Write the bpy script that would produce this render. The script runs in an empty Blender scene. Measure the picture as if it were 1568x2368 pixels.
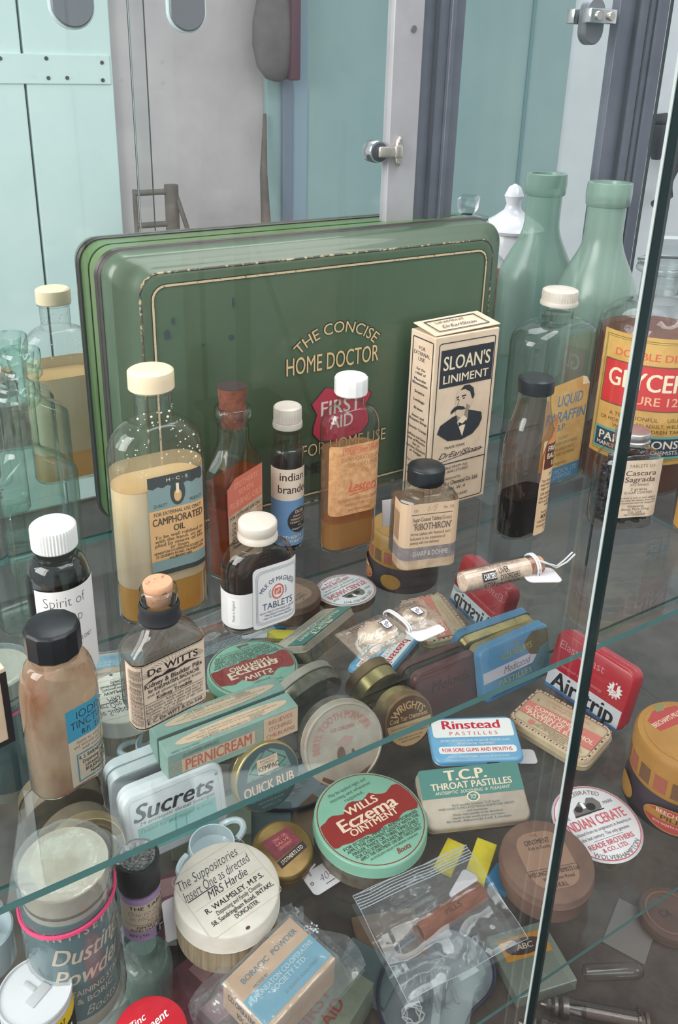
import bpy, bmesh, math, random
from mathutils import Vector, Matrix
R_ = math.radians
sin, cos, pi = math.sin, math.cos, math.pi
C = bpy.context.scene.collection
SC = bpy.context.scene
random.seed(7)

# ------------------------------------------------------------------ camera, world, lamps, exposure
U = .28                                   # one unit of the survey: camera height over the upper shelf
CZ = 1.56                                 # camera height over the room floor
F, CX, CY = 1950.5, 729., 932.5          # focal length and optical centre in pixels of the 1568 x 2368 frame (the photo is an off-centre crop)
YAW, PIT, ROL = R_(30.84), R_(21.36), R_(-.946)
fw = Vector((sin(YAW)*cos(PIT), cos(YAW)*cos(PIT), -sin(PIT)))
r0 = Vector((cos(YAW), -sin(YAW), 0)); d0 = fw.cross(r0)
rt = r0*cos(ROL)+d0*sin(ROL); dn = -r0*sin(ROL)+d0*cos(ROL)
CAM = Vector((0, 0, CZ))
cd = bpy.data.cameras.new('camera'); co = bpy.data.objects.new('camera', cd); C.objects.link(co)
cd.sensor_fit = 'VERTICAL'; cd.sensor_height = 36; cd.lens = 36*F/2368; cd.clip_start = .01; cd.shift_x = (784-CX)/2368; cd.shift_y = (CY-1184)/2368
co.matrix_world = Matrix(((rt.x, -dn.x, -fw.x, 0), (rt.y, -dn.y, -fw.y, 0), (rt.z, -dn.z, -fw.z, CZ), (0, 0, 0, 1)))
SC.camera = co
SC.view_settings.view_transform = 'Standard'
SC.view_settings.look = 'None'
SC.view_settings.exposure = 0.14
SC.view_settings.gamma = 1.0
SC.view_settings.use_curve_mapping = False
SC.cycles.transparent_max_bounces = 40
SC.cycles.max_bounces = 10
SC.cycles.glossy_bounces = 6
SC.cycles.diffuse_bounces = 3
SC.cycles.transmission_bounces = 8
SC.cycles.caustics_reflective = True
SC.cycles.caustics_refractive = False
SC.cycles.sample_clamp_indirect = 4
wd = bpy.data.worlds.new('daylight'); SC.world = wd; wd.use_nodes = True
wd.node_tree.nodes['Background'].inputs[0].default_value = (.95, .965, 1., 1)
wd.node_tree.nodes['Background'].inputs[1].default_value = 1.0
def area(name, loc, tgt, sx, sy, power, col=(1, 1, 1)):
    l = bpy.data.lights.new(name, 'AREA'); l.shape = 'RECTANGLE'; l.size = sx; l.size_y = sy; l.energy = power; l.color = col
    o = bpy.data.objects.new(name, l); C.objects.link(o); o.location = loc
    o.rotation_euler = (Vector(tgt)-Vector(loc)).to_track_quat('-Z', 'Y').to_euler()
area('window_light', (-1.5, .1, 2.3), (.3, .4, 1.15), 1.3, 1.3, 54, (1, .97, .93))
area('ceiling_light', (.7, -.2, 2.9), (.45, .4, 1.), 1.4, .9, 26, (1, .98, .97))

ZU, ZL, ZD = CZ-U, CZ-1.931*U, CZ-2.54*U       # upper shelf, lower shelf, bottom deck
YF, YM = .861*U, 1.715*U                    # front edge of the shelves, mirror

def ray(x, y): return rt*((x-CX)/F)+dn*((y-CY)/F)+fw
def atz(x, y, z): d = ray(x, y); return CAM+d*((z-CZ)/d.z)
def aty(x, y, Y): d = ray(x, y); return CAM+d*(Y/d.y)
def proj(p): v = Vector(p)-CAM; w = v.dot(fw); return CX+F*v.dot(rt)/w, CY+F*v.dot(dn)/w
def mpp(p): return (Vector(p)-CAM).dot(fw)/F         # metres per pixel at a point
def zrow(p, row):                                    # height above p at which the vertical through p meets an image row
    v = Vector(p)-CAM; k = (row-CY)/F
    return (k*v.dot(fw)-v.dot(dn))/(dn.z-k*fw.z)

# ------------------------------------------------------------------ materials
def lin(c):
    return tuple(((v/255)/12.92 if v/255 <= .04045 else ((v/255+.055)/1.055)**2.4) for v in c)+(1,)
MATS = {}
def P(name, rgb, rough=.5, metal=0., rgb2=None, scale=60, thr=None, bump=0., bscale=None, coat=0., stretch=None, spec=.5):
    """painted, printed, metal or card surface; rgb2 = second colour in a noise, thr = sharp threshold of it"""
    if name in MATS: return MATS[name]
    m = bpy.data.materials.new(name); m.use_nodes = True; nt = m.node_tree; b = nt.nodes['Principled BSDF']
    b.inputs['Base Color'].default_value = lin(rgb); b.inputs['Roughness'].default_value = rough
    b.inputs['Metallic'].default_value = metal; b.inputs['Coat Weight'].default_value = coat
    b.inputs['Specular IOR Level'].default_value = spec
    if rgb2 is not None or bump:
        tc = nt.nodes.new('ShaderNodeTexCoord'); mp = nt.nodes.new('ShaderNodeMapping')
        if stretch: mp.inputs['Scale'].default_value = stretch
        nt.links.new(tc.outputs['Object'], mp.inputs[0])
        if rgb2 is not None:
            n = nt.nodes.new('ShaderNodeTexNoise'); n.inputs['Scale'].default_value = scale; n.inputs['Detail'].default_value = 5
            n.inputs['Roughness'].default_value = .65
            nt.links.new(mp.outputs[0], n.inputs['Vector'])
            r = nt.nodes.new('ShaderNodeValToRGB')
            lo, hi = (thr-.03, thr+.03) if thr else (.36, .64)
            r.color_ramp.elements[0].position = lo; r.color_ramp.elements[1].position = hi
            r.color_ramp.elements[0].color = lin(rgb); r.color_ramp.elements[1].color = lin(rgb2)
            nt.links.new(n.outputs['Fac'], r.inputs[0]); nt.links.new(r.outputs[0], b.inputs['Base Color'])
        if bump:
            n2 = nt.nodes.new('ShaderNodeTexNoise'); n2.inputs['Scale'].default_value = bscale or scale*2
            nt.links.new(mp.outputs[0], n2.inputs['Vector'])
            bp = nt.nodes.new('ShaderNodeBump'); bp.inputs['Strength'].default_value = bump; bp.inputs['Distance'].default_value = .001
            nt.links.new(n2.outputs['Fac'], bp.inputs['Height']); nt.links.new(bp.outputs[0], b.inputs['Normal'])
    MATS[name] = m; return m
def glass(name, tint=(1, 1, 1), edge=None, ior=1.45, rough=.0, haze=None, hz=0., bump=0., bscale=40, gain=1., stretch=None):
    """clear sheet or bottle wall: tinted transmission, deeper at grazing angles, plus the mirror-like Fresnel reflection"""
    if name in MATS: return MATS[name]
    m = bpy.data.materials.new(name); m.use_nodes = True; nt = m.node_tree; nt.nodes.clear(); N = nt.nodes.new; L = nt.links.new
    out = N('ShaderNodeOutputMaterial'); tr = N('ShaderNodeBsdfTransparent'); gl = N('ShaderNodeBsdfGlossy'); mx = N('ShaderNodeMixShader')
    fr = N('ShaderNodeFresnel'); ge = N('ShaderNodeNewGeometry'); mi_ = N('ShaderNodeMix')   # same reflectance from either side of the wall
    mi_.inputs[2].default_value = ior; mi_.inputs[3].default_value = 1/ior; L(ge.outputs['Backfacing'], mi_.inputs[0]); L(mi_.outputs[0], fr.inputs['IOR'])
    gl.inputs['Roughness'].default_value = rough
    tr.inputs[0].default_value = (*tint, 1)
    if edge:
        lw = N('ShaderNodeLayerWeight'); lw.inputs[0].default_value = .35
        pw = N('ShaderNodeMath'); pw.operation = 'POWER'; pw.inputs[1].default_value = 1.6
        mc = N('ShaderNodeMix'); mc.data_type = 'RGBA'
        L(lw.outputs['Facing'], pw.inputs[0]); L(pw.outputs[0], mc.inputs['Factor'])
        mc.inputs[6].default_value = (*tint, 1); mc.inputs[7].default_value = (*edge, 1); L(mc.outputs[2], tr.inputs[0])
    if bump:
        tc = N('ShaderNodeTexCoord'); mp = N('ShaderNodeMapping')
        if stretch: mp.inputs['Scale'].default_value = stretch
        L(tc.outputs['Object'], mp.inputs[0])
        n2 = N('ShaderNodeTexNoise'); n2.inputs['Scale'].default_value = bscale; n2.inputs['Detail'].default_value = 3
        L(mp.outputs[0], n2.inputs['Vector'])
        bp = N('ShaderNodeBump'); bp.inputs['Strength'].default_value = bump; bp.inputs['Distance'].default_value = .002
        L(n2.outputs['Fac'], bp.inputs['Height']); L(bp.outputs[0], gl.inputs['Normal']); L(bp.outputs[0], fr.inputs['Normal'])
    src = tr
    if haze:
        df = N('ShaderNodeBsdfDiffuse'); df.inputs[0].default_value = lin(haze); m2 = N('ShaderNodeMixShader'); m2.inputs[0].default_value = hz
        L(tr.outputs[0], m2.inputs[1]); L(df.outputs[0], m2.inputs[2]); src = m2
    if gain != 1:
        ml = N('ShaderNodeMath'); ml.operation = 'MULTIPLY'; ml.inputs[1].default_value = gain; ml.use_clamp = True
        L(fr.outputs[0], ml.inputs[0]); L(ml.outputs[0], mx.inputs[0])
    else: L(fr.outputs[0], mx.inputs[0])
    L(src.outputs[0], mx.inputs[1]); L(gl.outputs[0], mx.inputs[2]); L(mx.outputs[0], out.inputs[0])
    MATS[name] = m; return m
def liquid(name, rgb, rgb2=None, clear=.4, scale=60, thr=None, stretch=None, tl=.5, tint=None):
    """cloudy liquid or residue: part diffuse, part translucent, part see-through"""
    if name in MATS: return MATS[name]
    m = bpy.data.materials.new(name); m.use_nodes = True; nt = m.node_tree; nt.nodes.clear(); N = nt.nodes.new; L = nt.links.new
    out = N('ShaderNodeOutputMaterial'); tr = N('ShaderNodeBsdfTransparent'); df = N('ShaderNodeBsdfDiffuse'); tn = N('ShaderNodeBsdfTranslucent')
    m1 = N('ShaderNodeMixShader'); m2 = N('ShaderNodeMixShader'); m1.inputs[0].default_value = tl; m2.inputs[0].default_value = clear
    c1 = lin(rgb); tr.inputs[0].default_value = lin(tint) if tint else tuple(v**.5 for v in c1[:3])+(1,)
    for s in (df, tn): s.inputs[0].default_value = c1
    if rgb2 is not None:
        tc = N('ShaderNodeTexCoord'); mp = N('ShaderNodeMapping'); n = N('ShaderNodeTexNoise'); r = N('ShaderNodeValToRGB')
        if stretch: mp.inputs['Scale'].default_value = stretch
        n.inputs['Scale'].default_value = scale; n.inputs['Detail'].default_value = 5
        lo, hi = (thr-.03, thr+.03) if thr else (.35, .65)
        r.color_ramp.elements[0].position = lo; r.color_ramp.elements[1].position = hi
        r.color_ramp.elements[0].color = c1; r.color_ramp.elements[1].color = lin(rgb2)
        L(tc.outputs['Object'], mp.inputs[0]); L(mp.outputs[0], n.inputs['Vector']); L(n.outputs['Fac'], r.inputs[0])
        for s in (df, tn): L(r.outputs[0], s.inputs[0])
    L(df.outputs[0], m1.inputs[1]); L(tn.outputs[0], m1.inputs[2]); L(m1.outputs[0], m2.inputs[1]); L(tr.outputs[0], m2.inputs[2]); L(m2.outputs[0], out.inputs[0])
    MATS[name] = m; return m

# ------------------------------------------------------------------ objects
def tag(o, label=None, cat=None, group=None, kind=None):
    if label: o['label'] = label
    if cat: o['category'] = cat
    if group: o['group'] = group
    if kind: o['kind'] = kind
    return o
def thing(name, label, cat, loc=(0, 0, 0), rot=0, group=None):
    o = bpy.data.objects.new(name, None); o.empty_display_size = .02; C.objects.link(o)
    o.location = loc; o.rotation_euler = (0, 0, R_(rot)); return tag(o, label, cat, group)
def mesh(name, bm, mats, parent=None, smooth=True, ang=40):
    me = bpy.data.meshes.new(name); bm.normal_update(); bm.to_mesh(me); bm.free()
    for m in (mats if isinstance(mats, (list, tuple)) else [mats]): me.materials.append(m)
    if smooth:
        for p in me.polygons: p.use_smooth = True
        try: me.set_sharp_from_angle(angle=R_(ang))
        except Exception: pass
    o = bpy.data.objects.new(name, me); C.objects.link(o)
    if parent: o.parent = parent
    return o
def struct(name, bm, mats, smooth=False): return tag(mesh(name, bm, mats, None, smooth), kind='structure')
def box(bm, x0, y0, z0, x1, y1, z1, mi=0, bev=0.):
    vs = [bm.verts.new(v) for v in ((x0, y0, z0), (x1, y0, z0), (x1, y1, z0), (x0, y1, z0), (x0, y0, z1), (x1, y0, z1), (x1, y1, z1), (x0, y1, z1))]
    fs = [bm.faces.new([vs[i] for i in q]) for q in ((3, 2, 1, 0), (4, 5, 6, 7), (0, 1, 5, 4), (1, 2, 6, 5), (2, 3, 7, 6), (3, 0, 4, 7))]
    for f in fs: f.material_index = mi
    if bev:
        es = list({e for f in fs for e in f.edges})
        bmesh.ops.bevel(bm, geom=es, offset=bev, segments=2, profile=.5, affect='EDGES')
    return bm
def rr(a, b, r, k=7):
    r = max(min(r, a, b), 1e-5); out = []
    for (sx, sy, a0) in ((1, -1, -90), (1, 1, 0), (-1, 1, 90), (-1, -1, 180)):
        for i in range(k+1):
            t = R_(a0+90*i/k); out.append(((a-r)*sx+r*cos(t), (b-r)*sy+r*sin(t)))
    return out
def loft(bm, prof, top=True, bot=True, k=7, mi=0, f=None):
    """prof = list of (z, a, b, r[, dx, dy]); f turns a local point into another frame"""
    rings = []
    for p in prof:
        z, a, b, r = p[:4]; dx, dy = (p[4], p[5]) if len(p) > 4 else (0, 0)
        rings.append([bm.verts.new(f(x+dx, y+dy, z) if f else (x+dx, y+dy, z)) for x, y in rr(a, b, r, k)])
    n = len(rings[0])
    for A, B in zip(rings, rings[1:]):
        for i in range(n):
            q = bm.faces.new((A[i], A[(i+1) % n], B[(i+1) % n], B[i])); q.material_index = mi
    if bot: bm.faces.new(list(reversed(rings[0]))).material_index = mi
    if top: bm.faces.new(rings[-1]).material_index = mi
    return rings
def lathe(bm, prof, n=40, top=True, bot=True, mi=0, f=None, mod=None):
    rings = []
    for r, z in prof:
        ring = []
        for i in range(n):
            t = 2*pi*i/n; q = r*(mod(i, r, z) if mod else 1); v = (q*cos(t), q*sin(t), z); ring.append(bm.verts.new(f(*v) if f else v))
        rings.append(ring)
    for A, B in zip(rings, rings[1:]):
        for i in range(n): bm.faces.new((A[i], A[(i+1) % n], B[(i+1) % n], B[i])).material_index = mi
    if bot: bm.faces.new(list(reversed(rings[0]))).material_index = mi
    if top: bm.faces.new(rings[-1]).material_index = mi
    return bm
def tube(bm, pts, r, n=8, mi=0, closed=False):
    pts = [Vector(p) for p in pts]; rings = []; m = len(pts)
    for i, p in enumerate(pts):
        a = pts[(i-1) % m] if closed else pts[max(i-1, 0)]; b = pts[(i+1) % m] if closed else pts[min(i+1, m-1)]
        d = (b-a).normalized(); u = d.cross(Vector((0, 0, 1)))
        if u.length < .1: u = d.cross(Vector((1, 0, 0)))
        u.normalize(); v = d.cross(u); q = r[i] if isinstance(r, (list, tuple)) else r
        rings.append([bm.verts.new(p+(u*cos(2*pi*j/n)+v*sin(2*pi*j/n))*q) for j in range(n)])
    prs = list(zip(rings, rings[1:]))+([(rings[-1], rings[0])] if closed else [])
    for A, B in prs:
        for j in range(n): bm.faces.new((A[j], A[(j+1) % n], B[(j+1) % n], B[j])).material_index = mi
    if not closed:
        bm.faces.new(list(reversed(rings[0]))).material_index = mi; bm.faces.new(rings[-1]).material_index = mi
    return bm
def new(): return bmesh.new()

# ------------------------------------------------------------------ printed matter
TX = {}
def glyphs(s, bold=0., shear=0.):
    key = (s, bold, shear)
    if key not in TX:
        c = bpy.data.curves.new('print', 'FONT'); c.body = s; c.resolution_u = 3; c.offset = min(bold, 0); c.shear = shear; c.fill_mode = 'FRONT'
        o = bpy.data.objects.new('print', c); me = o.to_mesh()
        TX[key] = ([(v.co.x/CAP, v.co.y/CAP) for v in me.vertices], [tuple(p.vertices) for p in me.polygons])
        if bold > .004:      # heavier face: the outline struck again a little to each side
            v, f = TX[key]; n = len(v); q = bold*1.15; sh_ = [(0, q*.3), (q, 0), (-q, -q*.3)]
            TX[key] = ([(x+a, y+b) for a, b in sh_ for x, y in v], [tuple(i+k*n for i in p) for k in range(3) for p in f])
        o.to_mesh_clear(); bpy.data.objects.remove(o); bpy.data.curves.remove(c)
    return TX[key]
CAP = 1.; CAP = max(y for x, y in glyphs('H')[0]); TX.clear()
class Art:
    """flat artwork of real size w x h; coordinates are fractions of it, y downwards; every call lies a hair above the one before"""
    def __init__(s, w, h): s.w, s.h, s.items, s.mats = w, h, [], []
    def mi(s, m):
        if m not in s.mats: s.mats.append(m)
        return s.mats.index(m)
    def xy(s, x, y): return ((x-.5)*s.w, (1-y)*s.h)
    def add(s, vs, fs, m, bold=0.):
        if bold > .004:
            n, k = len(vs)//3, len(fs)//3
            for j in range(3): s.items.append((vs[j*n:(j+1)*n], [tuple(i-j*n for i in p) for p in fs[j*k:(j+1)*k]], s.mi(m)))
        else: s.items.append((vs, fs, s.mi(m)))
    def poly(s, pts, m): s.add([s.xy(*p) for p in pts], [tuple(range(len(pts)))], m); return s
    def r(s, x0, y0, x1, y1, m, rad=0):
        if not rad: return s.poly([(x0, y1), (x1, y1), (x1, y0), (x0, y0)], m)
        a, b = (x1-x0)*s.w/2, (y1-y0)*s.h/2; cx, cy = s.xy((x0+x1)/2, (y0+y1)/2)
        s.add([(cx+x, cy+y) for x, y in rr(a, b, rad*min(s.w, s.h), 5)], [tuple(range(24))], m); return s
    def e(s, cx, cy, rx, ry, m, n=32):
        X, Y = s.xy(cx, cy); s.add([(X+rx*s.w*cos(2*pi*i/n), Y+ry*s.h*sin(2*pi*i/n)) for i in range(n)], [tuple(range(n))], m); return s
    def ring(s, cx, cy, rx, ry, t, m, n=48):
        X, Y = s.xy(cx, cy); a, b, v = rx*s.w, ry*s.h, []
        for i in range(n):
            q = 2*pi*i/n; v += [(X+a*cos(q), Y+b*sin(q)), (X+(a-t*s.w)*cos(q), Y+(b-t*s.w)*sin(q))]
        s.add(v, [(2*i, (2*i+2) % (2*n), (2*i+3) % (2*n), 2*i+1) for i in range(n)], m); return s
    def frame(s, x0, y0, x1, y1, t, m, rad=0.0):
        a, b = (x1-x0)*s.w/2, (y1-y0)*s.h/2; cx, cy = s.xy((x0+x1)/2, (y0+y1)/2); T = t*s.w; q = rad*min(s.w, s.h)
        A = rr(a, b, q, 5); B = rr(a-T, b-T, max(q-T, 1e-5), 5); v = [(cx+x, cy+y) for x, y in A+B]
        s.add(v, [(i, (i+1) % 24, 24+(i+1) % 24, 24+i) for i in range(24)], m); return s
    def t(s, txt, cx, cy, hf, m, wf=None, b=0., sh=0., rot=0, al='C', fit=True):
        v, f = glyphs(txt, b, sh)
        if not v: return s
        x0, x1 = min(p[0] for p in v), max(p[0] for p in v); H = hf*s.h; k = H
        kx = wf*s.w/(x1-x0) if wf else k
        ox = {'C': (x0+x1)/2, 'L': x0, 'R': x1}[al]; X, Y = s.xy(cx, cy); c_, s_ = cos(R_(rot)), sin(R_(rot)); o = []
        for x, y in v:
            x = (x-ox)*kx; y = (y-.5)*k; o.append((X+x*c_-y*s_, Y+x*s_+y*c_))
        s.add(o, f, m, b); return s
    def lines(s, L, cx, y0, y1, hf, m, wf=None, b=0., sh=0., al='C'):
        n = len(L)
        for i, q in enumerate(L):
            w = wf[i] if isinstance(wf, (list, tuple)) else wf
            s.t(q, cx, y0+(y1-y0)*i/max(n-1, 1), hf, m, w, b, sh, 0, al)
        return s
    def arc(s, txt, cx, cy, R, a0, a1, hf, m, b=0., top=True):
        """text on a circle: R and hf are fractions of w; from angle a0 to a1 in degrees, clockwise from twelve o'clock"""
        v, f = glyphs(txt, b); x0, x1 = min(p[0] for p in v), max(p[0] for p in v); X, Y = s.xy(cx, cy); o = []
        for x, y in v:
            a = R_(a0+(a1-a0)*(x-x0)/(x1-x0)); q = (R*s.w+(y*hf*s.w if top else -y*hf*s.w)); o.append((X+q*sin(a), Y+q*cos(a)))
        s.add(o, f, m, b); return s
    def line(s, pts, t, m):
        P_ = [Vector(s.xy(*p)) for p in pts]; T = t*s.w/2; v = []
        for i, p in enumerate(P_):
            d = (P_[min(i+1, len(P_)-1)]-P_[max(i-1, 0)]).normalized(); n = Vector((-d.y, d.x))*T; v += [tuple(p+n), tuple(p-n)]
        s.add(v, [(2*i, 2*i+1, 2*i+3, 2*i+2) for i in range(len(P_)-1)], m); return s
    def scrawl(s, cx, cy, w, hf, m, t=.006, seed=0):
        g = random.Random(seed); n = max(6, int(w*60)); pts = []
        for i in range(n*4+1):
            u = i/(n*4); pts.append((cx-w/2+w*u+hf*.3*sin(i*1.57), cy+hf*(.5*sin(i*1.57+.5)*g.uniform(.4, 1))))
        return s.line(pts, t, m)
    def build(s, name, mp, parent, base=.00018, curved=False, step=8e-6, label=None):
        bm = new()
        for L, (vs, fs, mi) in enumerate(s.items):
            off = base+L*step; bv = [bm.verts.new((x, y, off)) for x, y in vs]
            for q in fs:
                try: bm.faces.new([bv[i] for i in q]).material_index = mi
                except ValueError: pass
        if curved:
            n = 26
            for i in range(1, n):
                bmesh.ops.bisect_plane(bm, geom=bm.verts[:]+bm.edges[:]+bm.faces[:], plane_co=(s.w*(i/n-.5), 0, 0), plane_no=(1, 0, 0), dist=1e-7)
        for v in bm.verts: v.co = mp(v.co.x, v.co.y, v.co.z)
        o = mesh(name, bm, s.mats, parent, smooth=False)
        if label: o['label'] = label
        return o
def on_plane(org, ux, uy):
    o, ux, uy = Vector(org), Vector(ux), Vector(uy); n = ux.cross(uy)
    return lambda x, y, z: o+ux*x+uy*y+n*z
def on_body(a, b, r, s0, z0):
    """wraps artwork round an upright rounded-box body; s = arc length from the middle of the front"""
    def g(x, y, off):
        s = x+s0; sg = 1 if s >= 0 else -1; s = abs(s); q = r*pi/2
        if s <= a-r: px, py, nx, ny = s, -b, 0, -1
        elif s <= a-r+q: t = (s-(a-r))/r; px, py, nx, ny = a-r+r*sin(t), -(b-r)-r*cos(t), sin(t), -cos(t)
        elif s <= a-r+q+2*(b-r): px, py, nx, ny = a, -(b-r)+(s-(a-r)-q), 1, 0
        else: t = (s-(a-r)-q-2*(b-r))/r; px, py, nx, ny = a-r+r*cos(t), (b-r)+r*sin(t), cos(t), sin(t)
        return Vector((sg*(px+nx*off), py+ny*off, z0+y))
    return g
# ------------------------------------------------------------------ inks, papers and glass
def ink(n, rgb, rough=.55): return P('ink_'+n, rgb, rough, spec=.3)
BLK = ink('black', (38, 36, 38)); GRY = ink('grey', (110, 104, 100)); WHT = ink('white', (236, 234, 232)); RED = ink('red', (196, 40, 44))
NAVY = ink('navy', (34, 44, 84)); BRN = ink('brown', (92, 62, 48)); CRM = ink('cream', (232, 214, 186)); BLU = ink('blue', (86, 140, 190))
SKY = ink('sky blue', (92, 172, 222)); TEAL = ink('teal', (50, 112, 108)); ORG = ink('orange', (226, 140, 92)); YEL = ink('yellow', (232, 184, 96))
GOLD = ink('gilt', (206, 176, 128)); PINK = ink('pink', (214, 104, 100)); SALM = ink('salmon', (206, 112, 92)); SCRIPT = ink('pen', (58, 54, 66))
PAPER = P('old_paper', (222, 200, 180), .8, rgb2=(204, 178, 154), scale=90); PAPERW = P('white_paper', (226, 222, 222), .75)
TAN = P('tan_paper', (214, 164, 118), .8, rgb2=(190, 134, 88), scale=260); KRAFT = P('buff_paper', (198, 172, 146), .85, rgb2=(172, 146, 122), scale=120)
GC = glass('clear_glass', (.965, .975, .97), edge=(.46, .53, .50), gain=1.6)
GG = glass('green_glass', (.945, .98, .965), edge=(.40, .64, .55), gain=1.6)
GF = glass('frosted_green_glass', (.74, .83, .78), edge=(.46, .60, .53), rough=.22, haze=(164, 190, 176), hz=.42, gain=1.1)
GD = glass('grey_glass', (.90, .885, .87), edge=(.42, .40, .38), gain=1.6)
GST = glass('stopper_glass', (.86, .90, .90), edge=(.40, .46, .46), gain=2.4)
SHEET = glass('sheet_glass', (.955, .975, .97), ior=1.5, gain=.55)
FRONT = glass('front_pane_glass', (.965, .98, .975), ior=1.5, gain=.6)
GEDGE = P('glass_cut_edge', (92, 136, 134), .12, rgb2=(76, 118, 118), scale=9)
GEDGE_D = P('glass_dark_cut_edge', (11, 28, 29), .16, spec=.35)
FILM = glass('clear_film', (.93, .94, .95), ior=1.5, rough=.06, haze=(205, 208, 212), hz=.12, bump=.6, bscale=55, gain=1.7)
FILMZ = glass('zip_bag_film', (.95, .955, .96), ior=1.5, rough=.05, haze=(225, 228, 235), hz=.05, bump=.35, bscale=30, gain=1.3)
CELLO = glass('cellophane', (.80, .74, .68), ior=1.5, rough=.07, haze=(205, 190, 175), hz=.18, bump=.6, bscale=80, gain=1.6)
WCAP = P('white_plastic', (226, 224, 223), .35); ICAP = P('ivory_plastic', (226, 204, 172), .35)
BCAP = P('black_plastic', (20, 22, 27), .34, rgb2=(28, 29, 33), scale=30, spec=.35); TCAP = P('white_enamelled_metal', (212, 203, 194), .4, rgb2=(194, 182, 170), scale=40)
ALU = P('aluminium_cap', (176, 172, 172), .32, .85); CORK = P('cork', (206, 154, 122), .9, rgb2=(150, 96, 74), scale=170, thr=.6, bump=.4)
CORKD = P('stained_cork', (142, 84, 62), .85, rgb2=(84, 48, 40), scale=110, bump=.4); CORKT = P('blackened_cork', (52, 40, 38), .9)
CHROME = P('chrome', (200, 200, 202), .18, 1.); STRING = P('white_string', (206, 203, 206), .8); TAGM = P('tag_card', (212, 206, 211), .75)

# ------------------------------------------------------------------ bottles
class Bottle: pass
def bottle(name, label, cat, bx, by, rot, k, rf, hw, hwrow, sh, nk, nhw, top, g, lip=None, group=None, style='round', z=ZU, chamfer=False, foot=.0025, parts=True, at=None, waist=0):
    """stands at the spot of the shelf seen at (bx, by); rows of the survey give the heights, half-widths its size"""
    B = Bottle(); B.P = Vector(at) if at else atz(bx, by, z); B.rot = rot
    p = B.P; az = math.atan2(p.x, p.y)+R_(rot)
    def at_row(row): return zrow(p, row)
    def size(px, row): zz = at_row(row); return px*mpp(p+Vector((0, 0, zz)))
    W = size(hw, hwrow); c_, s_ = abs(cos(az)), abs(sin(az))
    # support of the rounded box in the viewing direction = (a-r)c+(b-r)s+r with b=k a, r=rf b
    B.a = W/((1-rf*k)*c_+(k-rf*k)*s_+rf*k); B.b = B.a*k; B.r = B.b*rf
    B.nr = size(nhw, nk); B.zs, B.zn, B.zt = at_row(sh), at_row(nk), at_row(top)
    T = B.T = thing(name, label, cat, p, rot, group)
    a, b, r = B.a, B.b, B.r
    pr = [(0, a-foot*1.4, b-foot*1.4, max(r-foot, .001)), (foot*.4, a-foot*.4, b-foot*.4, r), (foot*1.3, a, b, r)]
    if waist:
        for t in (.2, .4, .6, .8): w_ = 1-waist*sin(pi*t); pr.append((B.zs*t, a*w_, b*w_, r*w_))
    pr.append((B.zs, a, b, r))
    n = 9
    for i in range(1, n+1):
        t = i/n
        if style == 'round': e = sin(t*pi/2); zz = B.zs+(B.zn-B.zs)*(1-cos(t*pi/2)); w = 1-e; w = cos(t*pi/2) if False else (1-(1-cos(t*pi/2))) ; zz = B.zs+(B.zn-B.zs)*sin(t*pi/2)
        else: w = 1-(3*t*t-2*t**3); zz = B.zs+(B.zn-B.zs)*t
        aa, bb, rr_ = B.nr+(a-B.nr)*w, B.nr+(b-B.nr)*w, B.nr+(r-B.nr)*w
        pr.append((zz, aa, bb, min(rr_, aa, bb)))
    nr = B.nr
    B.ztop_glass = B.zt
    if lip:      # lip = (row of lip bottom, lip half-width)
        zl = at_row(lip[0]); lr = size(lip[1], top)
        pr += [(B.zn+(zl-B.zn)*.5, nr, nr, nr), (zl-.001, nr, nr, nr), (zl+.0005, lr*.96, lr*.96, lr), (zl+(B.zt-zl)*.5, lr, lr, lr), (B.zt-.0006, lr*.97, lr*.97, lr), (B.zt, lr*.9, lr*.9, lr)]
        pr += [(B.zt-.0005, lr*.72, lr*.72, lr), (B.zt-.012, nr*.72, nr*.72, nr)]
        B.lr = lr
    else: pr += [(B.zt-.003, nr, nr, nr)]
    bm = new(); loft(bm, pr, top=not lip, k=1 if chamfer else 8)
    B.body = mesh('bottle_body', bm, g, T, ang=30 if chamfer else 50)
    B.row = at_row; B.size = size
    fr = p+Matrix.Rotation(R_(rot), 3, 'Z') @ Vector((0, -b, 0)); B.zf = lambda row: zrow(fr, row)
    B.pr = pr
    return B
def fill(B, name, row0, row1, m, inset=.0016, z0=.003):
    """what is inside: follows the inner wall between two survey rows (row0 None = from the base)"""
    lo = z0 if row0 is None else B.row(row0); hi = B.row(row1)
    def dims(z):
        P0 = [q for q in B.pr[2:] ]
        for A, D in zip(P0, P0[1:]):
            if A[0] <= z <= D[0] and D[0] > A[0]:
                t = (z-A[0])/(D[0]-A[0]); return [A[i]+(D[i]-A[i])*t-inset for i in (1, 2, 3)]
        return [P0[0][i]-inset for i in (1, 2, 3)]
    bm = new(); zs = [lo+(hi-lo)*i/12 for i in range(13)]
    loft(bm, [(z, *[max(v, .0006) for v in dims(z)]) for z in zs])
    return mesh(name, bm, m, B.T, ang=50)
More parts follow.
